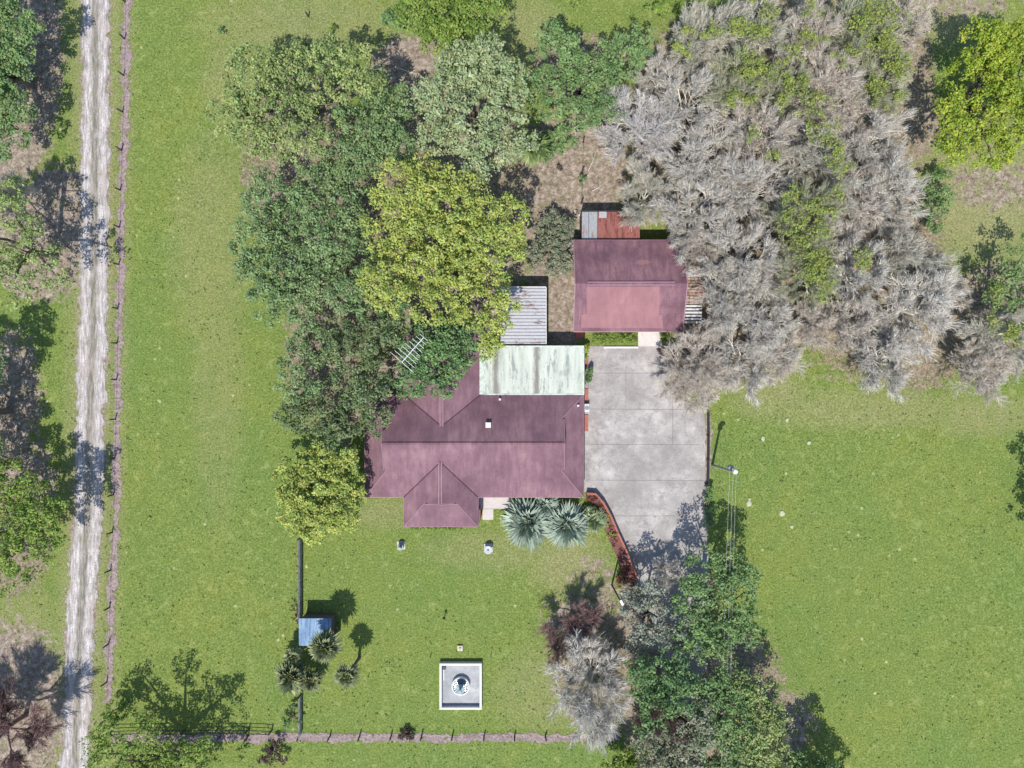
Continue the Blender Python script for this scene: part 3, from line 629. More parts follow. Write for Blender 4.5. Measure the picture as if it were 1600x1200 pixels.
def garage():
    z0, z1 = 3.0, 5.1; x0 = W(896, 0, z0)[0]; x1 = W(1067, 0, z0)[0]; y0 = W(0, 518, z0)[1]; y1 = W(0, 375, z0)[1]; yr = W(0, 443, z1)[1]
    b_ = Vector(((x0 + x1) / 2, (y0 + y1) / 2, 0)); t_ = thing('garage', b_, 'detached garage with plum red gable roof north of the driveway', 'garage')
    def L(x, y, z): return (x - b_.x, y - b_.y, z)
    mb = MB(); mb.slab([L(x0, y0, z0), L(x1, y0, z0), L(x1, yr, z1), L(x0, yr, z1), L(x1, y1, z0), L(x0, y1, z0)], [(0, 1, 2, 3), (3, 2, 4, 5)], .15)
    ro = mb.build('roof', SHINGLE2, t_)
    # faded newer shingles on the south slope and a patch on the north slope, laid proud of the roof
    def on(px, py, up=.012):
        y = W(0, py, z0 + 1)[1]; zz = z0 + (z1 - z0) * ((y - y0) / (yr - y0) if y < yr else (y1 - y) / (y1 - yr)); q = W(px, py, zz); return L(q[0], q[1], (z0 + (z1 - z0) * ((q[1] - y0) / (yr - y0) if q[1] < yr else (y1 - q[1]) / (y1 - yr))) + up)
    FAD = roofing('faded_shingle', [(.20, .100, .115), (.27, .135, .145), (.34, .175, .178)], .3)
    s = MB(); s.add([on(908, 512), on(1036, 513), on(1034, 492), on(1030, 492), on(1031, 448), on(917, 448), on(917, 490), on(908, 492)], [tuple(range(8))]); s.build('faded_patch', FAD, ro)
    s = MB(); s.add([on(992, 411), on(1000, 414), on(1012, 412), on(1019, 410), on(1010, 406), on(998, 406)], [tuple(range(6))]); s.build('faded_patch', FAD, ro)
    r = MB()
    for dy, wd in ((-.16, .07), (0, .27), (.16, .07)): r.box(L(W(986, 0, z1)[0], yr + dy, z1 + (.05 if dy else .035)), (136 * MPP * .94, wd - .004, .1 if dy else .06))
    r.mi = [1 if 6 <= i < 12 else 0 for i in range(18)]; r.build('ridge_vent', [RIDGE, SHINGLE2], ro)
    r = MB(); r.tube([L(x0, y0, z0 - .05), L(x1, y0, z0 - .05)], .06, 4); r.tube([L(x0, y1, z0 - .05), L(x1, y1, z0 - .05)], .06, 4)
    for x in (x0, x1): r.tube([L(x, y0, z0), L(x, yr, z1), L(x, y1, z0)], .05, 4)
    r.build('gutter', RIDGE, ro); i = .45; A = L(x0 + i, y0 + i, 0); B = L(x1 - i, y1 - i, 0); wl = MB(); ywall(wl, A[0], A[1], B[0], B[1], -.05, z0 - .05)
    ym = yr - b_.y
    for x in (A[0], B[0]):
        s_ = .1 if x < 0 else -.1; wl.add([(x, A[1], z0 - .05), (x, B[1], z0 - .05), (x, ym, z1 - .3), (x + s_, A[1], z0 - .05), (x + s_, B[1], z0 - .05), (x + s_, ym, z1 - .3)], [(0, 1, 2), (5, 4, 3), (0, 2, 5, 3), (1, 4, 5, 2)])
    wl.build('wall', BRICK, t_)
    d = MB(); cx = W(1016, 0, 1)[0] - b_.x; d.box((cx, A[1] - .03, 1.1), (2.3, .1, 2.2)); dd = d.build('garage_door', PAINT, t_)
    for k in range(4): q = MB(); q.box((cx, A[1] - .095, .35 + k * .52), (2.1, .04, .4)); q.build('panel', PAINT, dd)
    for px in (935, 975):
        xx = W(px, 0, 1.5)[0] - b_.x; f = MB(); f.box((xx, A[1] - .03, 1.6), (1.4, .07, 1.1)); fo = f.build('window', TRIM, t_); p_ = MB(); p_.box((xx, A[1] - .07, 1.6), (1.25, .03, .95)); p_.build('pane', GLASS, fo)
garage()
def shed_lean(name, label, x0, y0, x1, y1, z, along, mats, pitch, slope=0):
    a = W(x0, y1, z); c = W(x1, y0, z); t_ = thing(name, (a[0], a[1], 0), label, 'lean-to'); sx, sy = c[0] - a[0], c[1] - a[1]
    return t_, a, sx, sy
# rusty lean-to north of the garage: separate sheets of red and bare metal
t_, a, sx, sy = shed_lean('lean_to', 'small lean-to of red and bare grey roofing sheets on the north side of the garage', 909, 331, 1000, 374, 2.5, 'y', None, .3)
RED = sheetmat('red_sheet', (.33, .13, .11), (.22, .075, .06), amount=.5, sc=1.2, stretch=(2, .5, 1)); GREYM = sheetmat('bare_sheet', (.38, .39, .40), (.33, .20, .17), amount=.55, sc=1.1, stretch=(2.5, .35, 1))
xs = [0, .12, .27, .45, .70, 1.0]
for i, M_ in enumerate((GREYM, GREYM, RED, RED, RED)):
    mb = MB(); corrugated(mb, sx * xs[i] + .02, 0, sx * xs[i + 1] - .02, sy, 2.45 + .012 * (i % 2), .2, .03, 'y', .05); mb.build('roof_sheet', M_, t_)
mb = MB(); mb.box((sx * .36, sy - .35, 2.56), (sx * .13, .7, .03)); mb.build('roof_sheet', sheetmat('light_sheet', (.42, .44, .44), (.4, .4, .4)), t_)
mb = MB(); mb.box((sx / 2, sy - .1, 1.25), (sx, .08, 2.4)); mb.box((.05, sy / 2, 1.25), (.08, sy - .3, 2.4)); mb.build('wall', simple('dark_board', (.10, .08, .07)), t_)
mb = MB(); mb.box((sx * .36, sy + .10, 2.5), (sx * .72, .12, .12)); mb.build('fascia', simple('dark_edge', (.03, .03, .03)), t_)
t_, a, sx, sy = shed_lean('lean_to', 'narrow rusty corrugated lean-to along the east side of the garage under bare branches', 1068, 385, 1102, 506, 2.4, 'x', None, .3)
mb = MB(); corrugated(mb, 0, sy * .26, sx, sy * .93, 2.35, .34, .10, 'x', -.12); mb.build('roof', sheetmat('rusty_sheet', (.46, .40, .35), (.27, .15, .11), amount=.46, sc=1.4, stretch=(1.5, .8, 1)), t_)
mb = MB()
for k in range(6): mb.box((sx * .45, sy * (.02 + .042 * k), 2.36), (sx * .8, .22, .05))
mb.build('slat', simple('pale_slat', (.55, .55, .56)), t_)
mb = MB(); mb.box((sx * .4, sy * .97, 2.4), (sx * .8, .5, .04)); mb.build('roof_sheet', GREYM, t_)
for y in (.1, sy / 2, sy - .1): mb = MB(); mb.box((sx - .2, y, 1.15), (.1, .1, 2.3)); mb.build('post', BARK, t_)

# blue shed among the palms
z = 2.2; a = W(467, 1009, z); c = W(518, 966, z); sx, sy = c[0] - a[0], c[1] - a[1]
t_ = thing('shed', (a[0], a[1], 0), 'small shed with blue sheet roof between wooden fence and palms', 'shed')
m, nt, b = nmat('blue_sheet'); t = NT(nt); n = t.noise(1.2, 6, .75, stretch=(2.2, .4, 1)); n2 = t.noise(6, 3, .7)
c_ = t.ramp(n, [(.36, (.06, .10, .20)), (.5, (.13, .22, .35)), (.58, (.22, .33, .43)), (.66, (.36, .42, .38))]); c_ = t.mix(.3, c_, t.ramp(n2, [(.3, (.08, .14, .25)), (.7, (.28, .42, .6))]))
t.l.new(c_, b.inputs['Base Color']); b.inputs['Roughness'].default_value = .55
for (u0, u1, v0, v1, dz) in ((0, .34, .36, 1, .03), (.0, .34, 0, .40, 0), (.34, .68, .1, 1, .015), (.68, 1, .12, 1, .035), (.34, .68, 0, .14, 0), (.68, 1, 0, .16, .01)):
    mb = MB(); corrugated(mb, sx * u0 + .01, sy * v0, sx * u1 - .01, sy * v1, z + dz, .22, .025, 'y', .04); mb.build('roof_sheet', m, t_)
mb = MB(); mb.box((sx / 2, sy / 2, z / 2 - .02), (sx - .3, sy - .3, z - .03)); mb.build('wall', simple('dark_plank', (.12, .10, .09)), t_)

# ---------------------------------------------------------------- fences
POST = simple('weathered_post', (.07, .055, .06), .9, .35); WIRE = simple('wire', (.10, .09, .09), .5, .1, metal=.6); WOODG = simple('grey_board', (.40, .37, .37), .85, .3, 2, dirt=(.22, .19, .19))
def wire_fence(label, pts, h, wires, group=None, rails=False, mat=POST, pr=.09):
    o = P(*pts[0]); t_ = thing('wire_fence' if not rails else 'rail_fence', (o.x, o.y, 0), label, 'fence', group); q = [P(*p) - o for p in pts]
    for k, p in enumerate(q): mb = MB(); lx, ly = random.uniform(-.07, .07), random.uniform(-.05, .05); mb.tube([(p.x, p.y, -.3), (p.x + lx, p.y + ly, h + random.uniform(-.05, .08))], [pr * 1.05, pr * .9], 7); mb.build('post', mat, t_)
    mb = MB()
    for k in range(wires):
        z = h * (.3 + .65 * k / max(1, wires - 1))
        for a, c in zip(q[:-1], q[1:]):
            if rails: mb.tube([(a.x, a.y, z), (c.x, c.y, z)], .05, 4)
            else: mb.tube([(a.x, a.y, z), ((a.x + c.x) / 2, (a.y + c.y) / 2, z - .03), (c.x, c.y, z)], .006, 3, False)
    mb.build('rail' if rails else 'wire', mat if rails else WIRE, t_)
    return t_
random.seed(4)
ys = [-52, 3, 61, 118, 175, 235, 297, 355, 413, 482, 536, 593, 655, 716, 773, 832, 891, 949, 1006, 1066, 1125]
wire_fence('long wire fence with dark posts between dirt road and lawn', [(float(strip_x(y)) - 3.5, y) for y in ys], 1.15, 4)
wire_fence('wire fence across the bottom of the yard beside a bare strip', [(x, 1150) for x in (345, 388, 468, 516, 562, 611, 659, 707, 756, 804, 852, 905)], 1.15, 4)
wire_fence('short dark rail fence by the tree shadow at bottom left of the yard', [(176, 1141), (225, 1139), (290, 1140), (340, 1139), (389, 1139), (425, 1141)], 1.1, 2, rails=True)
wire_fence('single dark post and wire fence at the top edge left of the bright green tree', [(483, -40), (482, 26), (482, 75)], 1.1, 3)
def board_fence(label, x, y0, y1, h=1.75, step=.155):
    o = P(x, y1); t_ = thing('board_fence', (o.x, o.y, 0), label, 'fence'); L_ = (y1 - y0) * MPP; n = int(L_ / 2.4) + 1; mb = MB(); r = random.Random(int(y0)); y = 0
    while y < L_: hh = h + r.uniform(-.06, .05); mb.box((0, y, hh / 2), (.03, step - .012, hh), r.uniform(-.02, .02)); y += step
    mb.build('board', WOODG, t_)
    for k in range(n + 1): p = MB(); p.box((-.09, L_ * k / n, (h + .05) / 2), (.12, .12, h + .1), bev=.02); p.build('post', POST, t_)
    r_ = MB()
    for z in (.35, h - .25): r_.box((.045, L_ / 2, z), (.05, L_, .1))
    r_.build('rail', WOODG, t_)
board_fence('grey wooden board fence from the round yellow-green tree down to the blue shed', 471, 840, 968, 1.25); board_fence('short grey board fence between the palms and the bottom wire fence', 471, 1085, 1146, 1.1)
# low rail beside the driveway's east edge
wire_fence('low dark fence along the east edge of the driveway', [(1104.5, 643), (1105, 680), (1104.5, 718), (1104, 756)], 1.0, 4, rails=True, mat=simple('dark_fence', (.05, .05, .055), .7), pr=.06)
wire_fence('thin wire fence running north from the garage lean-to', [(908, 318), (909, 270), (911, 222)], 1.2, 3)

# ---------------------------------------------------------------- curved raised bed and driveway edge things
edge = [(917, 771), (931, 772), (943, 786), (955, 808), (966, 834), (979, 862), (990, 890), (995, 904)]
innr = [(917, 782), (926, 784), (934, 796), (943, 816), (952, 842), (964, 870), (975, 893), (986, 905)]
ep = [P(*p, .7) for p in edge]; ip = [P(*p, .7) for p in innr]; o = ep[0].copy(); o.z = 0
t_ = thing('planting_bed', o, 'curved raised planting bed with reddish mulch along the driveway', 'planting bed')
MULCH = simple('red_mulch', (.17, .075, .065), .95, .6, 4, dirt=(.12, .06, .05), fine=7)
mb = MB(); n = len(ep); vs = [tuple(p - o) for p in ep] + [tuple(p - o) for p in ip]; vs = [(v[0], v[1], .62) for v in vs]
mb.slab(vs, [(k, n + k, n + k + 1, k + 1) for k in range(n - 1)], .6); mb.build('mulch', MULCH, t_)
def wall_strip(pts, h, wd, z0=-.05):
    mb = MB(); N = []
    for k, p in enumerate(pts):
        d = (pts[min(k + 1, len(pts) - 1)] - pts[max(k - 1, 0)]); d.z = 0; d.normalize(); N.append(Vector((-d.y, d.x, 0)) * wd / 2)
    vs = []
    for p, q in zip(pts, N): vs += [(p.x - q.x, p.y - q.y, z0), (p.x + q.x, p.y + q.y, z0), (p.x + q.x, p.y + q.y, h), (p.x - q.x, p.y - q.y, h)]
    fs = []
    for k in range(len(pts) - 1):
        for j in range(4): i2 = (j + 1) % 4; fs.append((4 * k + j, 4 * k + i2, 4 * k + 4 + i2, 4 * k + 4 + j))
    fs += [(3, 2, 1, 0), tuple(4 * (len(pts) - 1) + j for j in range(4))]; return mb.add(vs, fs)
wall_strip([p - o for p in ep], .85, .22).build('wall', BRICK, t_)
rng = np.random.default_rng(77); cs = []
for k in range(n - 1):
    for _ in range(12):
        u, v_ = rng.uniform(0, 1, 2); p = (ep[k] * (1 - u) + ep[k + 1] * u) * (v_) + (ip[k] * (1 - u) + ip[k + 1] * u) * (1 - v_) - o; cs.append((p.x, p.y, .7))
cs = np.array(cs); V, col = leaves(rng, cs, rng.uniform(.12, .3, len(cs)), 14, .13, PAL['russet'], rng.uniform(0, 1, len(cs)))
V2, col2 = leaves(rng, cs[35:41] + [0, 0, .1], rng.uniform(.2, .35, 6), 16, .16, PAL['lime'], rng.uniform(0, 1, 6))
V = np.concatenate([V, V2]); col = np.concatenate([col, col2]); link('ground_plants', quads_mesh('ground_plants', V, np.arange(len(V)).reshape(-1, 4), col), LEAF, t_)['kind'] = 'stuff'
# brown timber edging with the light on its end
def lamp_post(label, bpx, tpx, h, arm, headmat, name='lamp_post'):
    a = P(*bpx); c = P(*tpx, h); t_ = thing(name, a, label, 'lamp post'); d = c - a
    mb = MB(); mb.tube([(0, 0, -.3), (d.x * .5, d.y * .5, h * .5), (d.x, d.y, h)], [.11, .10, .08], 8); mb.build('pole', arm, t_)
    mb = MB(); mb.box((d.x + .1, d.y - .1, h + .06), (.6, .26, .12), -1.1, .04); mb.build('lamp_head', headmat, t_)
    return t_
lamp_post('dark brown pole with white lamp head south of the curved bed', (956, 914), (970, 940), 6.0, simple('brown_pole', (.16, .08, .055)), simple('lamp_white', (.78, .80, .80), .4))

# utility pole with light, box and wires
hp = 7.8; a = P(1113, 727); c = P(1146, 737, hp); d = c - a; d.z = hp
t_ = thing('utility_pole', a, 'tall grey utility pole with a white lamp head on the right lawn', 'utility pole')
mb = MB(); mb.tube([(0, 0, -.4), (d.x * .5, d.y * .5, hp * .5), tuple(d)], [.16, .14, .11], 9); mb.build('pole', simple('pole_wood', (.30, .28, .27), .9, .35), t_)
mb = MB(); mb.lathe((d.x + .25, d.y, hp - .25), [(.08, .0), (.26, .04), (.30, .12), (.18, .25), (.08, .32)], 14); mb.build('lamp_head', simple('lamp_white2', (.75, .78, .78), .4), t_, smooth=True)
mb = MB(); mb.tube([(d.x, d.y, hp - .05), (d.x + .25, d.y, hp)], .04, 6); mb.build('arm', POST, t_)
mb = MB(); mb.lathe((d.x * .86 + .1, d.y * .86 + .32, hp * .78), [(.24, 0), (.28, .06), (.28, .7), (.2, .8)], 12); mb.build('transformer', simple('transformer_grey', (.28, .29, .30), .5), t_, smooth=True)
mb = MB()
for dx, x2 in ((-.35, -1), (.0, .3), (.35, 1.2)):
    pts = []; e = P(1133 + x2 * 6, 1330, hp) - a
    for k in range(13): u = k / 12; pts.append((d.x + dx + (e.x - d.x - dx) * u, d.y + (e.y - d.y) * u, hp - .1 - 1.0 * 4 * u * (1 - u) * .6))
    mb.tube(pts, .008, 4, False)
mb.build('wire', simple('bright_wire', (.62, .62, .60), .4), t_)
mb = MB(); e = P(1152, 676, 4.8) - a; mb.tube([(d.x, d.y, hp - .6), (e.x, e.y, 0)], .012, 4, False); mb.build('guy_wire', WIRE, t_)

# TV antenna on its mast
hz = 10.2; a = P(628, 566, hz); e = P(662, 527, hz); mid = (a + e) / 2; t_ = thing('tv_antenna', (mid.x, mid.y, 0), 'metal rooftop television antenna standing above the dark green tree', 'antenna')
ALU = simple('aluminium', (.72, .74, .76), .35, .1, metal=.3)
mb = MB(); mb.tube([(0, 0, 0), (0, 0, hz + .1)], .035, 6); mb.build('mast', ALU, t_)
A_ = a - mid; E_ = e - mid; A_.z = E_.z = hz; mb = MB(); mb.tube([tuple(A_), tuple(E_)], .045, 6); mb.build('boom', ALU, t_)
dv = (E_ - A_).normalized(); nv_ = Vector((-dv.y, dv.x, 0)); mb = MB()
for k in range(9):
    u = k / 8; c = A_.lerp(E_, u); l = 1.45 - .9 * u if k else 1.6; mb.tube([c - nv_ * l, c + nv_ * l], .022, 5)
mb.build('element', ALU, t_)

# ---------------------------------------------------------------- fountain basin and garden things
WHITE = simple('white_render', (.58, .57, .57), .6, .08, dirt=(.5, .49, .46)); a = P(720, 1071, .3); t_ = thing('fountain', (a.x, a.y, 0), 'round fountain inside a square white walled basin on the front lawn', 'fountain')
sx, sy, hw = 66 * MPP, 72 * MPP, .62; mb = MB(); tk = .28
for s in (-1, 1): mb.box((0, s * (sy - tk) / 2, hw / 2), (sx, tk, hw), bev=.03); mb.box((s * (sx - tk) / 2, 0, hw / 2 - .004), (tk, sy - 2 * tk, hw), bev=.03)
mb.build('basin_wall', WHITE, t_); mb = MB(); mb.box((0, 0, .06), (sx - 2 * tk, sy - 2 * tk, .1)); mb.build('basin_floor', concrete('basin_stone', [(.22, .23, .24), (.34, .35, .36), (.50, .50, .50)], (.14, .16, .17)), t_)
mb = MB(); mb.lathe((0, 0, .1), [(.98, 0), (1.05, .1), (1.05, .5), (.92, .52), (.88, .42), (.86, .2)], 28); mb.build('pool_ring', WHITE, t_, smooth=False)
mb = MB(); mb.lathe((0, 0, .3), [(.85, 0), (.86, .16)], 28); mb.build('water', simple('fountain_water', (.10, .16, .17), .08, .2, spec=.7), t_)
mb = MB(); mb.lathe((0, 0, .3), [(.32, 0), (.22, .3), (.14, .5), (.16, .8), (.45, 1.0), (.55, 1.12), (.50, 1.14), (.38, 1.04), (.12, 1.02), (.10, 1.4), (.2, 1.5), (.26, 1.6), (.2, 1.66), (.06, 1.7)], 20)
mb.build('pedestal', simple('blue_grey_stone', (.28, .36, .38), .6), t_, smooth=True)
mb = MB(); mb.box((-sx / 2 + .55, sy / 2 - .55, .35), (.35, .4, .5)); mb.build('pump_box', simple('dark_box', (.08, .09, .1)), t_)
mb = MB(); mb.box((-sx / 2 + .5, sy / 2 - 1.5, .2), (.12, 1.3, .1)); mb.build('pipe', WHITE, t_)
def pad_urn(label, px, py, pad, kind):
    a = P(px, py); t_ = thing('garden_urn', (a.x, a.y, 0), label, 'urn', 'garden ornaments on concrete pads'); mb = MB(); mb.box((0, 0, .03), (pad, pad, .1), .03, .01); mb.build('pad', CONC2, t_)
    mb = MB()
    if kind: mb.lathe((0, -.05, .08), [(.30, 0), (.34, .05), (.22, .2), (.40, .5), (.48, .75), (.46, .78), (.36, .74), (.1, .72)], 22)
    else: mb.lathe((0, -.05, .08), [(.36, 0), (.38, .06), (.2, .25), (.3, .5), (.38, .62), (.3, .66), (.12, .66), (.1, .9), (.17, 1.0), (.1, 1.1)], 20)
    mb.build('urn', simple('urn_' + str(kind), (.42, .46, .47) if kind else (.30, .36, .36), .6), t_, smooth=True)
    mb = MB(); mb.lathe((0, -.05, .76 if kind else .72), [(.36 if kind else .22, 0), (.34 if kind else .2, .04)], 18); mb.build('soil' if kind else 'cap', simple('urn_soil' + str(kind), (.16, .15, .16) if kind else (.05, .05, .05)), t_)
pad_urn('narrow dark urn on a small concrete pad below the front wing of the house', 627, 852, .95, 0)
pad_urn('round grey urn on a small concrete pad left of the silver palms', 763, 856, 1.0, 1)
a = P(719, 1012); t_ = thing('garden_pedestal', (a.x, a.y, 0), 'small square cream stone plinth just north of the walled fountain', 'plinth'); mb = MB(); mb.box((0, 0, .12), (.62, .62, .26), 0, .04); mb.build('block', simple('cream', (.58, .55, .42)), t_)
mb = MB(); mb.lathe((0, 0, .25), [(.16, 0), (.18, .08), (.1, .12)], 12); mb.build('cap', simple('cream_d', (.35, .33, .27)), t_)
for (px, py, hh, lb) in ((673, 1024, .7, 'short dark stake in the lawn left of the stone plinth'), (767, 1024, .7, 'short dark stake in the lawn right of the stone plinth'), (576, 1056, .6, 'short dark stake in the lawn beside the lone palm')):
    a = P(px, py); mb = MB(); mb.tube([(0, 0, -.1), (.02, 0, hh)], [.05, .035], 6); tag(mb.build('stake', POST, None, (a.x, a.y, 0)), lb, 'stake', 'stakes in the front lawn')
a = P(695, 962); t_ = thing('bird_feeder', (a.x, a.y, 0), 'small dark garden feeder on a stem in the middle of the front lawn', 'bird feeder')
mb = MB(); mb.tube([(0, 0, -.1), (0, 0, .9)], .04, 6); mb.build('stem', POST, t_); mb = MB(); mb.lathe((0, 0, .8), [(.12, 0), (.18, .12), (.1, .3), (.02, .38)], 10); mb.build('feeder', POST, t_)
# steps, slabs, brick pieces
def slab_thing(name, label, cat, x0, y0, x1, y1, z, mat, group=None):
    a = P((x0 + x1) / 2, (y0 + y1) / 2); sx, sy = (x1 - x0) * MPP, (y1 - y0) * MPP; mb = MB(); mb.box((0, 0, z / 2 - .02), (sx, sy, z + .04), 0, .01)
    return tag(mb.build(name, mat, None, (a.x, a.y, 0)), label, cat, group)
slab_thing('front_step', 'white concrete front step between the house wing and silver palms', 'step', 754, 795, 771, 812, .08, CONC2); slab_thing('porch_floor', 'white porch slab along the front eave beside the wing', 'porch', 748, 765, 800, 794.5, .14, CONC2)
slab_thing('entry_slab', 'pale concrete slab at the garage door between two green bushes', 'slab', 997, 514, 1034, 541, .055, CONC2)
slab_thing('parking_bumper', 'white concrete parking bumper in front of the long clipped bush', 'parking bumper', 943, 541.5, 997, 544.5, .2, WHITE)
BP = simple('brick_paving', (.36, .13, .10), .9, .35, 3)
for (x0, y0, x1, y1, lb) in ((899, 516, 912, 528, 'red brick step at the southwest corner of the garage'), (912, 558, 919, 574, 'small red brick patch beside the patio roof among green plants'), (912, 607, 919, 628, 'red brick strip north of the white air conditioner'), (912, 648, 919, 674, 'red brick strip south of the white air conditioner')):
    slab_thing('brick_step', lb, 'brick edging', x0, y0, x1, y1, .16, BP, 'red brick edging by the driveway')
mb = MB(); a = P(748.5, 803, 1.2); mb.box((0, 0, 1.15), (.35, 1.4, 2.3)); tag(mb.build('brick_pier', BRICK, None, (a.x, a.y, 0)), 'narrow brick pier at the east corner of the front wing', 'brick pier')
a = P(915.5, 637); t_ = thing('air_conditioner', (a.x, a.y, 0), 'white air conditioner unit between red brick strips beside the house', 'air conditioner'); mb = MB(); mb.box((0, 0, .42), (.62, .95, .84), 0, .03); mb.build('case', WHITE, t_)
mb = MB(); mb.lathe((.03, 0, .84), [(.26, 0), (.25, .03)], 18); mb.build('fan_grille', simple('grille', (.25, .26, .27)), t_)
a = P(622, 603, 3.2); t_ = thing('ladder', (a.x, a.y, 0), 'pale metal ladder against the north eave beside the dark tree', 'ladder'); mb = MB()
for s in (-.22, .22): mb.tube([(s, .8, 0), (s + .25, -.5, 3.3)], .03, 5)
mb.build('side_rail', ALU, t_); mb = MB()
for k in range(9): u = (k + 1) / 10; mb.tube([(-.22 + .25 * u, .8 - 1.3 * u, 3.3 * u), (.22 + .25 * u, .8 - 1.3 * u, 3.3 * u)], .02, 5)
mb.build('rung', ALU, t_)
STONE = simple('lawn_stone', (.40, .42, .28), .9, .25, 4)
for k, (px, py, r_, lb) in enumerate([(1170, 787, .42, 'tall pale flat stone right of the overhead wires'), (1222, 802, .42, 'largest pale flat stone on the right lawn below the pole'), (1237, 823, .25, 'small pale round stone lowest of the right lawn stones'), (1230, 656, .28, 'pale round stone just south of the grey trees'),
        (1192, 685, .34, 'faint flat stone on the lawn northeast of the utility pole'), (1264, 692, .3, 'pale stone north of a wide empty patch of right lawn'), (899, 330, .32, 'pinkish rock left of the garage lean-to'), (905, 336, .16, 'tiny white rock beside the garage lean-to'),
        (1171, 780, .22, 'small pale stone touching the tall flat stone')]):
    rng = np.random.default_rng(50 + k); a = P(px, py); n = 11; mb = MB(); lo = []; 
    rr = [r_ * rng.uniform(.75, 1.1) for _ in range(n)]
    vs = [(rr[i] * math.cos(i * 2 * math.pi / n) * .8, rr[i] * math.sin(i * 2 * math.pi / n), -.02) for i in range(n)] + [(rr[i] * .8 * math.cos(i * 2 * math.pi / n) * .8, rr[i] * .8 * math.sin(i * 2 * math.pi / n), .07 + rng.uniform(0, .04)) for i in range(n)] + [(0, 0, .12)]
    mb.add(vs, [(i, (i + 1) % n, n + (i + 1) % n, n + i) for i in range(n)] + [(n + i, n + (i + 1) % n, 2 * n) for i in range(n)])
    tag(mb.build('stone', STONE if px > 1000 else simple('pink_rock', (.62, .52, .48)), None, (a.x, a.y, 0)), lb, 'stone', 'stones lying in the grass')
# ---------------------------------------------------------------- leafy trees
T = leafy
T('broadleaf_tree', 'wide olive green tree at the upper left edge of the grove, beside the open lawn', 'tree', [(395, 115, 45), (450, 108, 44), (372, 185, 42), (435, 175, 55), (495, 165, 48), (562, 112, 42), (520, 85, 30), (425, 228, 36), (480, 225, 32), (590, 130, 22)], 11, 'olive', gaps=1.0)
T('broadleaf_tree', 'dull green tree between the olive tree and the pale round tree', 'tree', [(600, 165, 42), (560, 190, 38), (620, 212, 42), (575, 240, 42), (640, 160, 22)], 9, 'blue')
T('broadleaf_tree', 'small bluish green tree in the grove just above the big yellow-green tree', 'tree', [(500, 270, 38), (545, 285, 40), (485, 310, 34), (555, 240, 30)], 8.5, 'blue', gaps=.8)
T('broadleaf_tree', 'bluish green tree on the left edge of the grove next to the lawn', 'tree', [(420, 310, 44), (405, 370, 42), (442, 350, 45)], 8, 'blue', gaps=.8)
T('broadleaf_tree', 'grey green tree bulging lowest from the left side of the grove', 'tree', [(440, 425, 50), (400, 430, 34), (425, 470, 38), (470, 460, 40)], 8, 'blue', gaps=.8)
T('broadleaf_tree', 'bluish green tree immediately left of the big yellow-green tree', 'tree', [(520, 370, 50), (558, 410, 42), (505, 430, 48), (540, 345, 38), (545, 460, 36)], 9, 'blue', gaps=.7)
T('broadleaf_tree', 'pale sage green round tree at the top middle of the grove', 'tree', [(735, 108, 48), (688, 150, 42), (790, 140, 42), (730, 185, 58), (785, 215, 48), (690, 210, 38), (740, 258, 36), (765, 85, 30), (700, 100, 26)], 12, 'pale', gaps=.7)
T('broadleaf_tree', 'biggest tree, huge yellow-green crown in the middle above the house', 'tree', [(690, 375, 85), (622, 300, 45), (638, 420, 62), (760, 390, 62), (725, 455, 58), (665, 285, 42), (782, 345, 42), (602, 450, 42), (765, 515, 32), (790, 470, 24), (700, 320, 62), (600, 370, 36), (680, 480, 34), (765, 545, 18)], 13, 'yellow', gaps=.7, rc=.6)
T('broadleaf_tree', 'bright green tree cut off by the top edge of the picture', 'tree', [(700, 25, 48), (655, 35, 34), (750, 20, 42), (690, 60, 30), (720, -20, 50), (640, 10, 22)], 8, 'bright', gaps=.4)
T('broadleaf_tree', 'fresh green spreading tree between the pale round tree and grey trees', 'tree', [(868, 88, 42), (920, 110, 46), (868, 148, 42), (900, 188, 34), (950, 130, 36), (985, 82, 32), (1000, 55, 20), (940, 175, 26), (865, 60, 22)], 9, 'green', gaps=.8)
T('broadleaf_tree', 'speckled dark olive tree at the northwest corner of the house', 'tree', [(555, 560, 48), (590, 590, 33), (528, 530, 34), (600, 530, 28), (575, 620, 25), (590, 500, 24)], 9, 'dark', gaps=.5)
T('broadleaf_tree', 'greyish green tree facing the lawn left of the speckled dark tree', 'tree', [(490, 535, 42), (468, 590, 38), (475, 500, 24)], 8, 'blue', gaps=.9, dens=.8)
T('broadleaf_tree', 'dark green tree between the round yellow-green tree and the grove', 'tree', [(505, 640, 46), (462, 645, 32), (555, 650, 34), (590, 655, 22), (520, 680, 26)], 7.5, 'dark', gaps=.7)
T('broadleaf_tree', 'round yellow-green tree standing at the west end of the house', 'tree', [(500, 768, 55), (462, 750, 36), (538, 760, 36), (490, 815, 36), (530, 798, 34), (468, 792, 34), (500, 718, 28), (545, 720, 18)], 7.5, 'yellow', gaps=.6, rc=.5)
T('broadleaf_tree', 'deep green tree overhanging the north side of the house roof', 'tree', [(690, 555, 46), (650, 592, 32), (718, 522, 34), (660, 540, 36), (690, 598, 26), (715, 565, 28), (650, 560, 30), (620, 500, 30)], 8.5, 'mid', gaps=.6)
T('shrub', 'loose grey green shrub on the soil west of the garage', 'shrub', [(860, 352, 24), (850, 395, 28), (875, 410, 22), (870, 375, 22), (885, 350, 14)], 3.2, 'greyg', gaps=1.2, rc=.35, size=.2, dens=.8)
T('shrub', 'green shrub at the soil patch right of the fan palm', 'shrub', [(867, 222, 20), (882, 212, 15), (852, 238, 14)], 2.8, 'green', rc=.35, size=.2)
T('shrub', 'bright bush at the top edge beside the grey trees', 'shrub', [(1040, 5, 22), (1022, 8, 12)], 3, 'bright', rc=.4, size=.22)
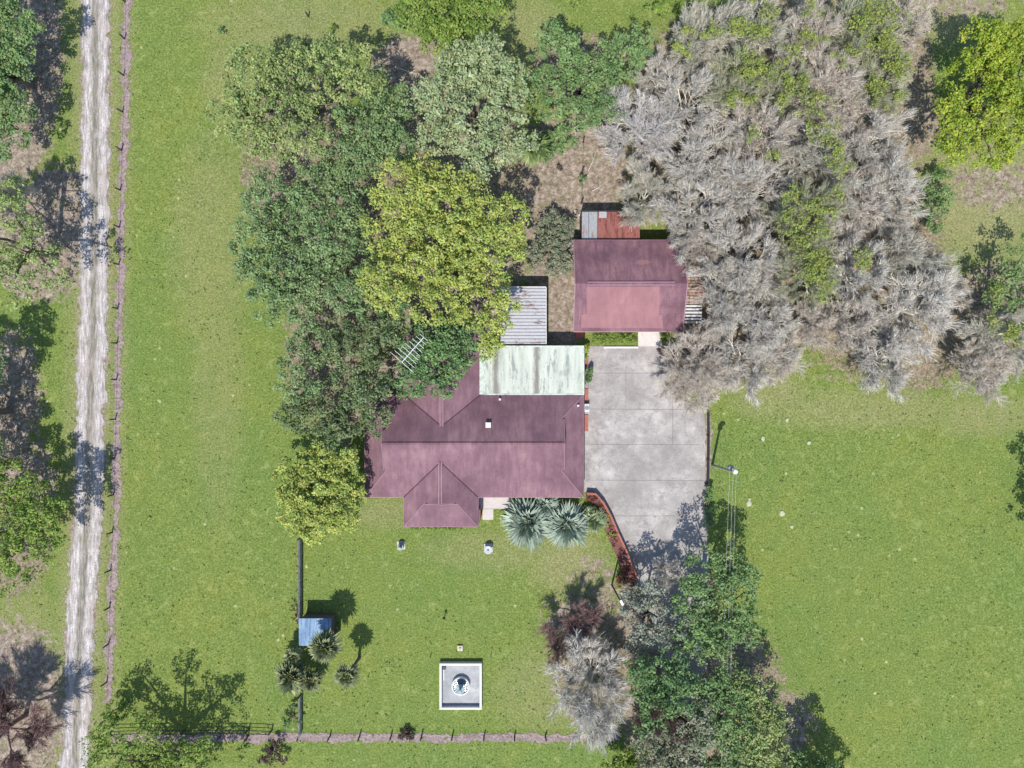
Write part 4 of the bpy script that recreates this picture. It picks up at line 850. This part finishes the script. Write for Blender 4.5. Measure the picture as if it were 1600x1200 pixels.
T('shrub', 'small dull green shrub left of the top edge bright tree', 'shrub', [(610, 28, 13), (622, 38, 10)], 2, 'mid', rc=.3, size=.18)
T('shrub', 'small clump at the top edge above the clearing', 'shrub', [(897, 3, 9)], 1.4, 'bright', rc=.25, size=.16)
T('shrub', 'tiny round green bush on the lawn near the top post', 'shrub', [(521, 45, 6)], .8, 'bright', rc=.2, size=.13)
T('shrub', 'tiny dark bush on the lawn above the olive tree', 'shrub', [(347, 48, 6)], .8, 'mid', rc=.2, size=.13)
# left edge
T('broadleaf_tree', 'green tree cut off by the upper left corner beside the dirt road', 'tree', [(10, 40, 42), (5, 105, 44), (18, 165, 36), (8, 215, 36), (30, 90, 26), (-40, 130, 60), (40, 40, 24), (-20, 20, 50)], 8, 'green', gaps=.5, dens=1.25)
T('broadleaf_tree', 'open olive yellow tree with visible branches left of the road', 'tree', [(20, 320, 40), (45, 395, 50), (25, 440, 42), (92, 435, 24), (10, 300, 26), (-30, 370, 55)], 9, 'olive', gaps=2.0, dens=.6)
T('broadleaf_tree', 'tree at the left edge halfway down, mostly out of the frame', 'tree', [(-62, 600, 60), (-60, 670, 60), (-20, 600, 22), (-10, 700, 22), (-30, 740, 45), (-25, 560, 35)], 8.5, 'green', gaps=.3, dens=1.2)
T('broadleaf_tree', 'dense green tree at lower left whose shadow crosses the dirt road', 'tree', [(15, 815, 46), (30, 865, 36), (-10, 890, 44), (60, 815, 40), (50, 770, 30), (5, 760, 40), (75, 850, 22), (85, 800, 20)], 8.5, 'bright', gaps=.5, dens=1.1)
T('broadleaf_tree', 'thin leafy tree at the bottom left edge of the frame beside the fence corner', 'tree', [(235, 1200, 50), (168, 1145, 24), (190, 1185, 38), (280, 1195, 44), (150, 1175, 24), (310, 1175, 28), (240, 1250, 60), (230, 1150, 30), (310, 1235, 45)], 8, 'bright', gaps=1.2, dens=.9, per=24)
T('sapling', 'small green sapling at the corner where the long fence meets the cross fence', 'sapling', [(182, 1112, 17), (172, 1125, 12), (196, 1106, 9)], 3, 'bright', gaps=1.5, rc=.35, size=.2, dens=.7)
# right edge
T('broadleaf_tree', 'brilliant lime green tree at the upper right edge', 'tree', [(1530, 125, 55), (1560, 75, 42), (1575, 180, 50), (1495, 205, 30), (1482, 170, 24), (1595, 120, 50), (1530, 60, 32), (1545, 235, 34), (1485, 240, 22), (1600, 60, 30)], 9.5, 'lime', gaps=.5, dens=1.2)
T('shrub', 'low green thicket just below the brilliant lime green tree', 'shrub', [(1462, 285, 26), (1452, 325, 24), (1475, 310, 16), (1460, 350, 14)], 3, 'green', gaps=1.4, rc=.4, size=.2, dens=.5)
T('broadleaf_tree', 'half green tree at the right edge level with the garage', 'tree', [(1570, 445, 38), (1592, 405, 34), (1600, 480, 40), (1555, 465, 18)], 6.5, 'green', gaps=1.6, dens=.55)
T('broadleaf_tree', 'tree beyond the right edge that shades the right end of the lawn', 'tree', [(1690, 790, 62), (1665, 835, 40), (1665, 860, 30), (1650, 770, 20)], 7.5, 'green', gaps=1.5, dens=.7)
# south of the driveway
T('broadleaf_tree', 'fresh green tree at the south end of the driveway under the wires', 'tree', [(1100, 900, 40), (1080, 935, 36), (1140, 880, 30), (1150, 935, 36), (1120, 985, 42), (1092, 1000, 32), (1160, 980, 28), (1165, 900, 22)], 8, 'green', gaps=1.3, dens=1.0)
T('broadleaf_tree', 'silvery grey green tree between leafless tree and driveway shade', 'tree', [(1005, 960, 36), (1038, 998, 28), (990, 935, 22), (1000, 1000, 26), (1060, 985, 26), (1020, 920, 22)], 6.5, 'silver', gaps=1.2, dens=.8)
T('broadleaf_tree', 'dark green tree directly below the silvery tree', 'tree', [(1040, 1050, 40), (1015, 1090, 34), (1000, 1050, 22), (1065, 1085, 36), (1030, 1120, 36)], 8.5, 'mid', gaps=.8, dens=1.3)
T('broadleaf_tree', 'dark green tree filling the bottom edge right of the leafless tree', 'tree', [(1060, 1150, 50), (1020, 1160, 34), (1080, 1195, 46), (1030, 1205, 36), (1090, 1130, 40)], 9, 'greyg', gaps=.7, dens=1.4)
T('broadleaf_tree', 'mid green tree beneath the overhead wires near the bottom edge', 'tree', [(1130, 1115, 44), (1120, 1165, 38), (1160, 1150, 36), (1110, 1080, 26), (1150, 1210, 40), (1140, 1065, 30)], 8.5, 'green', gaps=1.0, dens=1.3)
T('broadleaf_tree', 'outermost green tree of the bottom thicket, nearest the wide right lawn', 'tree', [(1185, 1095, 36), (1200, 1125, 28), (1160, 1070, 26), (1200, 1190, 34), (1180, 1150, 36)], 8, 'olive', gaps=1.0, dens=1.2)
T('broadleaf_tree', 'tree below the bottom edge casting the big shadow on the right lawn', 'tree', [(1272, 1230, 52), (1300, 1265, 48), (1235, 1250, 48), (1245, 1215, 34), (1290, 1210, 24)], 7.5, 'mid', gaps=.4, dens=1.3)
T('shrub', 'leafy green bush at the bottom edge beneath the leafless tree', 'shrub', [(985, 1190, 28), (965, 1200, 22)], 4, 'bright', gaps=1.2, rc=.4, size=.22)
# low plants by the buildings
def bush_box(label, x0, y0, x1, y1, h, pal, name='clipped_bush', dens=26):
    SEED[0] += 1; rng = np.random.default_rng(SEED[0]); a = P((x0 + x1) / 2, (y0 + y1) / 2, h); t_ = thing(name, (a.x, a.y, 0), label, 'bush'); sx, sy = (x1 - x0) * MPP, (y1 - y0) * MPP
    n = int(sx * sy * dens) + 8; p = np.stack([rng.uniform(-.5, .5, n) * sx, rng.uniform(-.5, .5, n) * sy, h - .15 - rng.uniform(0, .5, n) * h], 1)
    V, col = leaves(rng, p, rng.uniform(.14, .26, n), 18, .13, PAL[pal], rng.uniform(0, 1, n)); link('foliage', quads_mesh('foliage', V, np.arange(len(V)).reshape(-1, 4), col), LEAF, t_)
    mb = MB()
    for k in range(max(2, int(sx / .7))): x = (k + .5) / max(2, int(sx / .7)) - .5; mb.tube([(x * sx, 0, -.1), (x * sx + .05, 0, h * .7)], [.04, .02], 5)
    mb.build('stem', BARK, t_)
bush_box('long clipped bright green bush along the garage front', 928, 519, 994, 536, .95, 'bright'); bush_box('small round bush right of the garage entry slab', 1034, 520, 1047, 533, .7, 'bright')
bush_box('thin clipped green hedge below the eave of the front wing', 642, 822, 722, 828, .7, 'bright', dens=34)
T('shrub', 'bright leafy plant at the northeast corner of the patio roof', 'shrub', [(915, 545, 6), (916, 556, 5)], 1.5, 'lime', rc=.22, size=.16)
T('shrub', 'dark leafy climbing plant on the east side of the patio roof', 'shrub', [(918, 580, 8), (916, 592, 8), (924, 572, 5), (919, 600, 5)], 1.4, 'mid', rc=.22, size=.16)
T('shrub', 'green hedge plant below the dark fence beside the driveway', 'shrub', [(1107, 765, 7), (1106, 780, 7), (1108, 798, 8), (1106, 815, 9)], 1.3, 'green', rc=.25, size=.16)
T('shrub', 'dark purple leafless bush between the driveway top and grey trees', 'shrub', [(1045, 558, 14), (1058, 550, 10), (1036, 550, 8)], 1.6, 'purple', rc=.25, size=.13, dens=.6, gaps=3)
T('shrub', 'dark bushy weed growing on the cross fence strip left of the fountain', 'shrub', [(638, 1147, 10), (628, 1151, 6), (650, 1144, 6)], .9, 'purple', rc=.2, size=.12, dens=.6)
T('shrub', 'brown scraggly bush south of the cross fence near the tree shadow', 'shrub', [(425, 1178, 16), (412, 1190, 10), (432, 1160, 10), (440, 1185, 9)], 1.4, 'purple', rc=.25, size=.13, dens=.5, gaps=3)
T('shrub', 'weedy green bush beside the short board fence', 'shrub', [(460, 1108, 9), (450, 1128, 9), (463, 1130, 7)], 1.1, 'mid', rc=.22, size=.13, dens=.6, gaps=2)
T('shrub', 'small dark plant on the bare strip right beside the wooden fence', 'shrub', [(461, 948, 5), (463, 965, 5)], .8, 'purple', rc=.18, size=.12, dens=.7)
T('shrub', 'small green bush on the wire fence north of the garage', 'shrub', [(911, 275, 6), (912, 285, 5), (911, 262, 4)], 1.2, 'mid', rc=.2, size=.13)
T('shrub', 'reddish dead bush on the soil near the leafless tree shadow', 'shrub', [(975, 895, 8), (972, 908, 9), (984, 915, 8)], 1.0, 'russet', rc=.22, size=.13, dens=.7)
T('shrub', 'little dark dead bush on the bare soil north of the house', 'shrub', [(872, 262, 5)], .7, 'purple', rc=.18, size=.12)
# ---------------------------------------------------------------- palms
PG = ((.085, .115, .045), (.36, .39, .20)); PS = ((.20, .27, .20), (.46, .54, .44))
palm('tall fan palm whose crown covers the corner of the blue shed', 505, 1014, 29, 5.6, PG, n=30, group='fan palms by the blue shed', trunk_off=(.3, .1))
palm('lone fan palm standing right of the others on open grass', 540, 1060, 23, 5.1, PG, n=24, group='fan palms by the blue shed', trunk_off=(.35, .2))
palm('largest dark fan palm at the left below the shed', 452, 1062, 30, 3.6, PG, n=34, group='fan palms by the blue shed')
palm('short fan palm between the three taller palms', 484, 1066, 22, 2.8, PG, n=26, group='fan palms by the blue shed')
palm('small fan palm tucked against the fence just below the shed', 455, 1030, 18, 3.0, PG, n=20, group='fan palms by the blue shed')
palm('big dark green fan palm north of the house beside the pale tree', 832, 226, 32, 5.0, ((.07, .12, .035), (.30, .37, .14)), n=28)
palm('silvery blue palm nearest the front step', 824, 819, 52, 2.5, PS, n=30, blades=11, group='silvery palms in front of the house', wide=.085, elmin=-.1, pet=.25, arc=1.9)
palm('silvery blue palm in the middle of the front palm row', 886, 824, 45, 2.2, PS, n=26, blades=11, group='silvery palms in front of the house', wide=.085, elmin=-.1, pet=.25, arc=1.9)
palm('smallest greenish silver palm beside the curved planting bed', 928, 814, 25, 1.7, ((.16, .22, .10), (.40, .46, .27)), n=22, group='silvery palms in front of the house', wide=.09, elmin=-.1, arc=1.9)
palm('small silver palm hugging the roof edge between the two larger palms', 852, 792, 26, 2.3, PS, n=18, group='silvery palms in front of the house', wide=.085, elmin=-.1, arc=1.9)
# ---------------------------------------------------------------- leafless trees
bare('pale leafless tree with long white limbs leaning toward the clearing north of the garage', 1010, 190, 78, 8, 0, meshes=BLONG)
bare('leafless grey tree whose twigs overhang the garage lean-to', 1015, 300, 55, 7, 1)
B_ = [
 ('leafless tree at the top edge right of the bright bush', 1095, 45, 62, 9, 1, ()), ('leafless tree at the top edge with a green vine spot, third from the clearing', 1190, 30, 62, 10, 1, ((1200, 20, 18), (1145, 40, 14), (1265, 10, 16))),
 ('pale grey leafless tree just right of the long-limbed one', 1080, 150, 62, 9, 0, ()), ('greenish grey leafless tree below the top edge pair', 1160, 125, 62, 9, 3, ((1170, 95, 20), (1150, 150, 14))),
 ('grey leafless tree in the middle of the northern thicket', 1110, 240, 66, 9, 4, ()), ('leafless tree above the garage roof with dense twigs', 1095, 325, 62, 8, 0, ()),
 ('leafless tree beside a strip of bright lime vine', 1200, 210, 60, 10, 2, ((1268, 150, 14), (1276, 180, 22), (1290, 210, 18), (1178, 210, 10))), ('leafless tree with a little lime vine tuft northeast of the garage', 1180, 290, 62, 9, 4, ((1210, 240, 10),)),
 ('leafless tree at the top edge in the centre of the thicket', 1270, 45, 58, 9, 2, ((1270, 60, 10),)), ('mossy leafless tree near the top right of the thicket', 1350, 40, 60, 9, 3, ((1370, 20, 24), (1400, 30, 16), (1345, 45, 16))),
 ('brownish leafless tree right of the lime vine strip', 1300, 130, 58, 9, 6, ((1255, 60, 10), (1320, 90, 16))), ('mossy green leafless tree left of the dark round shadow', 1385, 120, 54, 8, 7, ((1385, 75, 18), (1400, 95, 16), (1370, 130, 14), (1410, 110, 12))),
 ('leafless tree with lime vines running down its right side', 1295, 240, 58, 10, 5, ((1305, 245, 14), (1320, 265, 14), (1310, 230, 10))), ('pale leafless tree at the right flank above the brown soil', 1370, 215, 58, 8, 0, ((1370, 160, 10),)),
 ('pale leafless tree halfway down the right flank', 1400, 300, 56, 8, 4, ()), ('leafless tree threaded with yellow-green vine in the thicket centre', 1260, 330, 56, 10, 7, ((1255, 335, 16), (1235, 355, 18), (1270, 360, 20), (1310, 300, 12))),
 ('leafless tree east of the thicket centre', 1340, 320, 58, 9, 2, ((1345, 400, 12),)), ('leafless tree directly east of the garage', 1170, 400, 66, 9, 0, ()),
 ('leafless tree touching the rusty garage lean-to', 1142, 468, 52, 8, 4, ()), ('leafless tree with olive vine in the lower thicket', 1265, 420, 56, 9, 7, ((1275, 415, 18), (1290, 440, 16), (1250, 390, 20), (1285, 465, 10))),
 ('pale leafless tree above the top corner of the driveway', 1200, 490, 62, 8, 4, ()), ('leafless tree overhanging the driveway east edge', 1100, 565, 52, 7, 6, ()),
 ('lowest leafless tree left of the grassy notch', 1165, 560, 60, 7, 0, ()), ('thin leafless tree between the two lower thicket lobes', 1270, 500, 42, 6, 2, ()),
 ('leafless tree at the upper part of the round lower right clump', 1345, 420, 60, 9, 0, ((1350, 410, 10),)), ('broad leafless tree at the right of the lower clump', 1440, 480, 70, 8, 4, ()),
 ('leafless tree at the bottom tip of the lower clump', 1385, 560, 58, 7, 0, ()), ('leafless tree at the left side of the lower clump', 1330, 510, 50, 7, 2, ()),
 ('leafless tree on the upper right of the lower clump', 1420, 390, 50, 8, 5, ()), ('grey leafless tree at the right edge beneath the half green tree', 1580, 520, 58, 7, 1, ((1560, 460, 16),)),
 ('brownish leafless tree at the right edge touching the lawn', 1545, 580, 46, 6, 6, ()), ('leafless tree in the top right corner region above the lime tree', 1420, 30, 44, 7, 2, ()),
 ('faint leafless tree at the bottom of the thicket over the driveway corner', 1078, 603, 46, 5, 6, ()), ('mossy leafless tree at the thicket middle near the black gap', 1230, 140, 48, 9, 3, ((1220, 100, 14), (1240, 85, 12))),
]
rb_ = random.Random(3)
B_ += [('shorter leafless tree filling the gap beside the lime vine strip', 1245, 207, 44, 7, 4, ()), ('shorter leafless tree left of the dark round shadow, below the mossy one', 1345, 183, 44, 7, 2, ()),
 ('low leafless tree leaning over the northeast corner of the garage', 1092, 392, 34, 6, 6, ()), ('low leafless tree north of the garage among taller ones', 1070, 325, 46, 6, 0, ()),
 ('low leafless tree near the small thicket notch on the right side', 1485, 460, 40, 5.5, 2, ()), ('low leafless tree in the gap above the lower clump', 1300, 370, 46, 7, 4, ()), ('low leafless tree between garage side and driveway corner trees', 1215, 555, 44, 5.5, 6, ()), ('slim leafless tree at the left margin of the northern thicket', 1035, 118, 40, 6.5, 0, ())]
for lb, px, py, r, h, var, vn in B_:
    if var in (3, 7, 1): vn = tuple(vn) + tuple((px + rb_.uniform(-.6, .6) * r, py + rb_.uniform(-.6, .6) * r, rb_.uniform(6, 13)) for _ in range(5))
    bare(lb, px, py, r * 1.12, h, var, vn)
bare('single leafless grey tree on the front lawn right of the fountain', 930, 1092, 84, 8.5, 4, group=None)
bare('low reddish brown tree shape standing in for the shadow of the single grey tree', 895, 985, 56, 4.5, 2, group=None, meshes=BPURP)  # twiggy shape added in place of the grey tree's maroon shadow
bare('small blue grey leafless tree amid the bottom thicket', 1122, 1050, 26, 6, 0, group=None)
bare('brown leafless tree in the bottom thicket near the lower edge', 1045, 1130, 44, 9, 0, group=None, meshes=BPURP)
bare('leafless tree with yellowish branches in the bottom right shadow', 1215, 1160, 26, 6, 3, group=None)
bare('leafless tree at the lower left corner with a reddish shadow', -30, 1165, 92, 8.5, 0, group=None, meshes=BPURP)
bare('leafless silvery tree at the left edge above the olive yellow tree', 5, 300, 34, 8, 0, group=None)
bare('grey shrubby leafless tree at the bare soil north of the house', 885, 385, 20, 3, 0, group=None)
bare('pale leafless bush on the driveway south end between two green trees', 1045, 900, 26, 4, 0, group=None)

# weeds and taller tufts scattered through the turf
rng = np.random.default_rng(321); N_ = 9000
q = np.stack([rng.uniform(-64, 64, N_), rng.uniform(-48, 48, N_)], 1); px_ = q[:, 0] / MPP + 800; py_ = 600 - q[:, 1] / MPP
dens_f = np.sin(q[:, 0] * .35 + 1) * np.sin(q[:, 1] * .31) + .7 * np.sin(q[:, 0] * .9 + q[:, 1] * .7)
ok = (np.abs(px_ - road_cx(py_)) > 23) & (np.abs(px_ - road_cx(py_)) < 1e4) & ~((px_ > 560) & (px_ < 1115) & (py_ > 370) & (py_ < 930)) & (dens_f > rng.uniform(-1.6, 1.3, N_)) & ~((px_ > 960) & (px_ < 1420) & (py_ < 520)) & ~((px_ > 680) & (px_ < 760) & (py_ > 1030) & (py_ < 1112))
q = q[ok]; n_ = len(q); cs = np.stack([q[:, 0], q[:, 1], np.full(n_, .03)], 1)
V, col = leaves(rng, cs, rng.uniform(.05, .22, n_), 7, .13, ((.12, .17, .035), (.38, .43, .15)), np.clip(rng.normal(.5, .45, n_), 0, 1.2))
tag(link('weeds', quads_mesh('weeds', V, np.arange(len(V)).reshape(-1, 4), col), LEAF), 'scattered weeds and taller tufts through the lawn', 'weeds', kind='stuff')

# dead leaves and twigs lying on the bare soil
wgt = (np.maximum(soil, litter) > .45) & (np.abs(X) < 62) & (np.abs(Y) < 47); iy, ix_ = np.nonzero(wgt)
pick = rng.integers(0, len(iy), 7000); q = np.stack([X[iy[pick], ix_[pick]], Y[iy[pick], ix_[pick]]], 1) + rng.uniform(-.3, .3, (7000, 2))
px_ = q[:, 0] / MPP + 800; py_ = 600 - q[:, 1] / MPP
q = q[(np.abs(px_ - road_cx(py_)) > 24) & ~((px_ > 560) & (px_ < 1105) & (py_ > 325) & (py_ < 860)) & ~((px_ > 990) & (px_ < 1115) & (py_ > 700))]
cs = np.concatenate([q, np.full((len(q), 1), .01)], 1)
V, col = leaves(rng, cs, rng.uniform(.05, .4, len(cs)), 6, .13, ((.09, .055, .04), (.42, .33, .24)), rng.uniform(0, 1, len(cs))); V[:, 2] = np.clip(V[:, 2] * .3, .0, .12)
tag(link('leaf_litter', quads_mesh('leaf_litter', V, np.arange(len(V)).reshape(-1, 4), col), LEAF), 'dead leaves scattered over the bare soil under the trees', 'leaf litter', kind='stuff')
for k, (px, py, ln, an, lb) in enumerate([(845, 205, 2.2, .2, 'pale fallen branch on soil by the fan palm'), (925, 252, 2.6, 1.2, 'fallen branch on the soil in the middle of the clearing by the fence'), (935, 292, 1.8, .6, 'short fallen stick just above the garage lean-to'),
        (640, 112, 2.4, -.3, 'fallen branch on reddish soil left of the top bright tree'), (958, 145, 3.4, 1.9, 'long bare white limb leaning out at the left edge of the grey trees'), (1420, 205, 2.2, .8, 'fallen branch on brown soil below the dark round shadow')]):
    a = P(px, py); mb = MB(); c_, s_ = math.cos(an), math.sin(an)
    mb.tube([(-c_ * ln / 2, -s_ * ln / 2, .06), (.08 * s_, -.1 * c_, .12), (c_ * ln / 2, s_ * ln / 2, .08)], [.06, .05, .02], 6)
    mb.tube([(c_ * ln * .1, s_ * ln * .1, .1), (c_ * ln * .3 - s_ * .4, s_ * ln * .3 + c_ * .4, .16)], [.035, .012], 5); mb.tube([(-c_ * ln * .15, -s_ * ln * .15, .1), (c_ * ln * .05 + s_ * .4, s_ * ln * .05 - c_ * .4, .1)], [.035, .012], 5)
    tag(mb.build('fallen_branch', simple('dead_wood', (.50, .46, .42)) if k == 0 else bpy.data.materials['dead_wood'], None, (a.x, a.y, 0)), lb, 'branch', 'fallen branches on the bare soil')
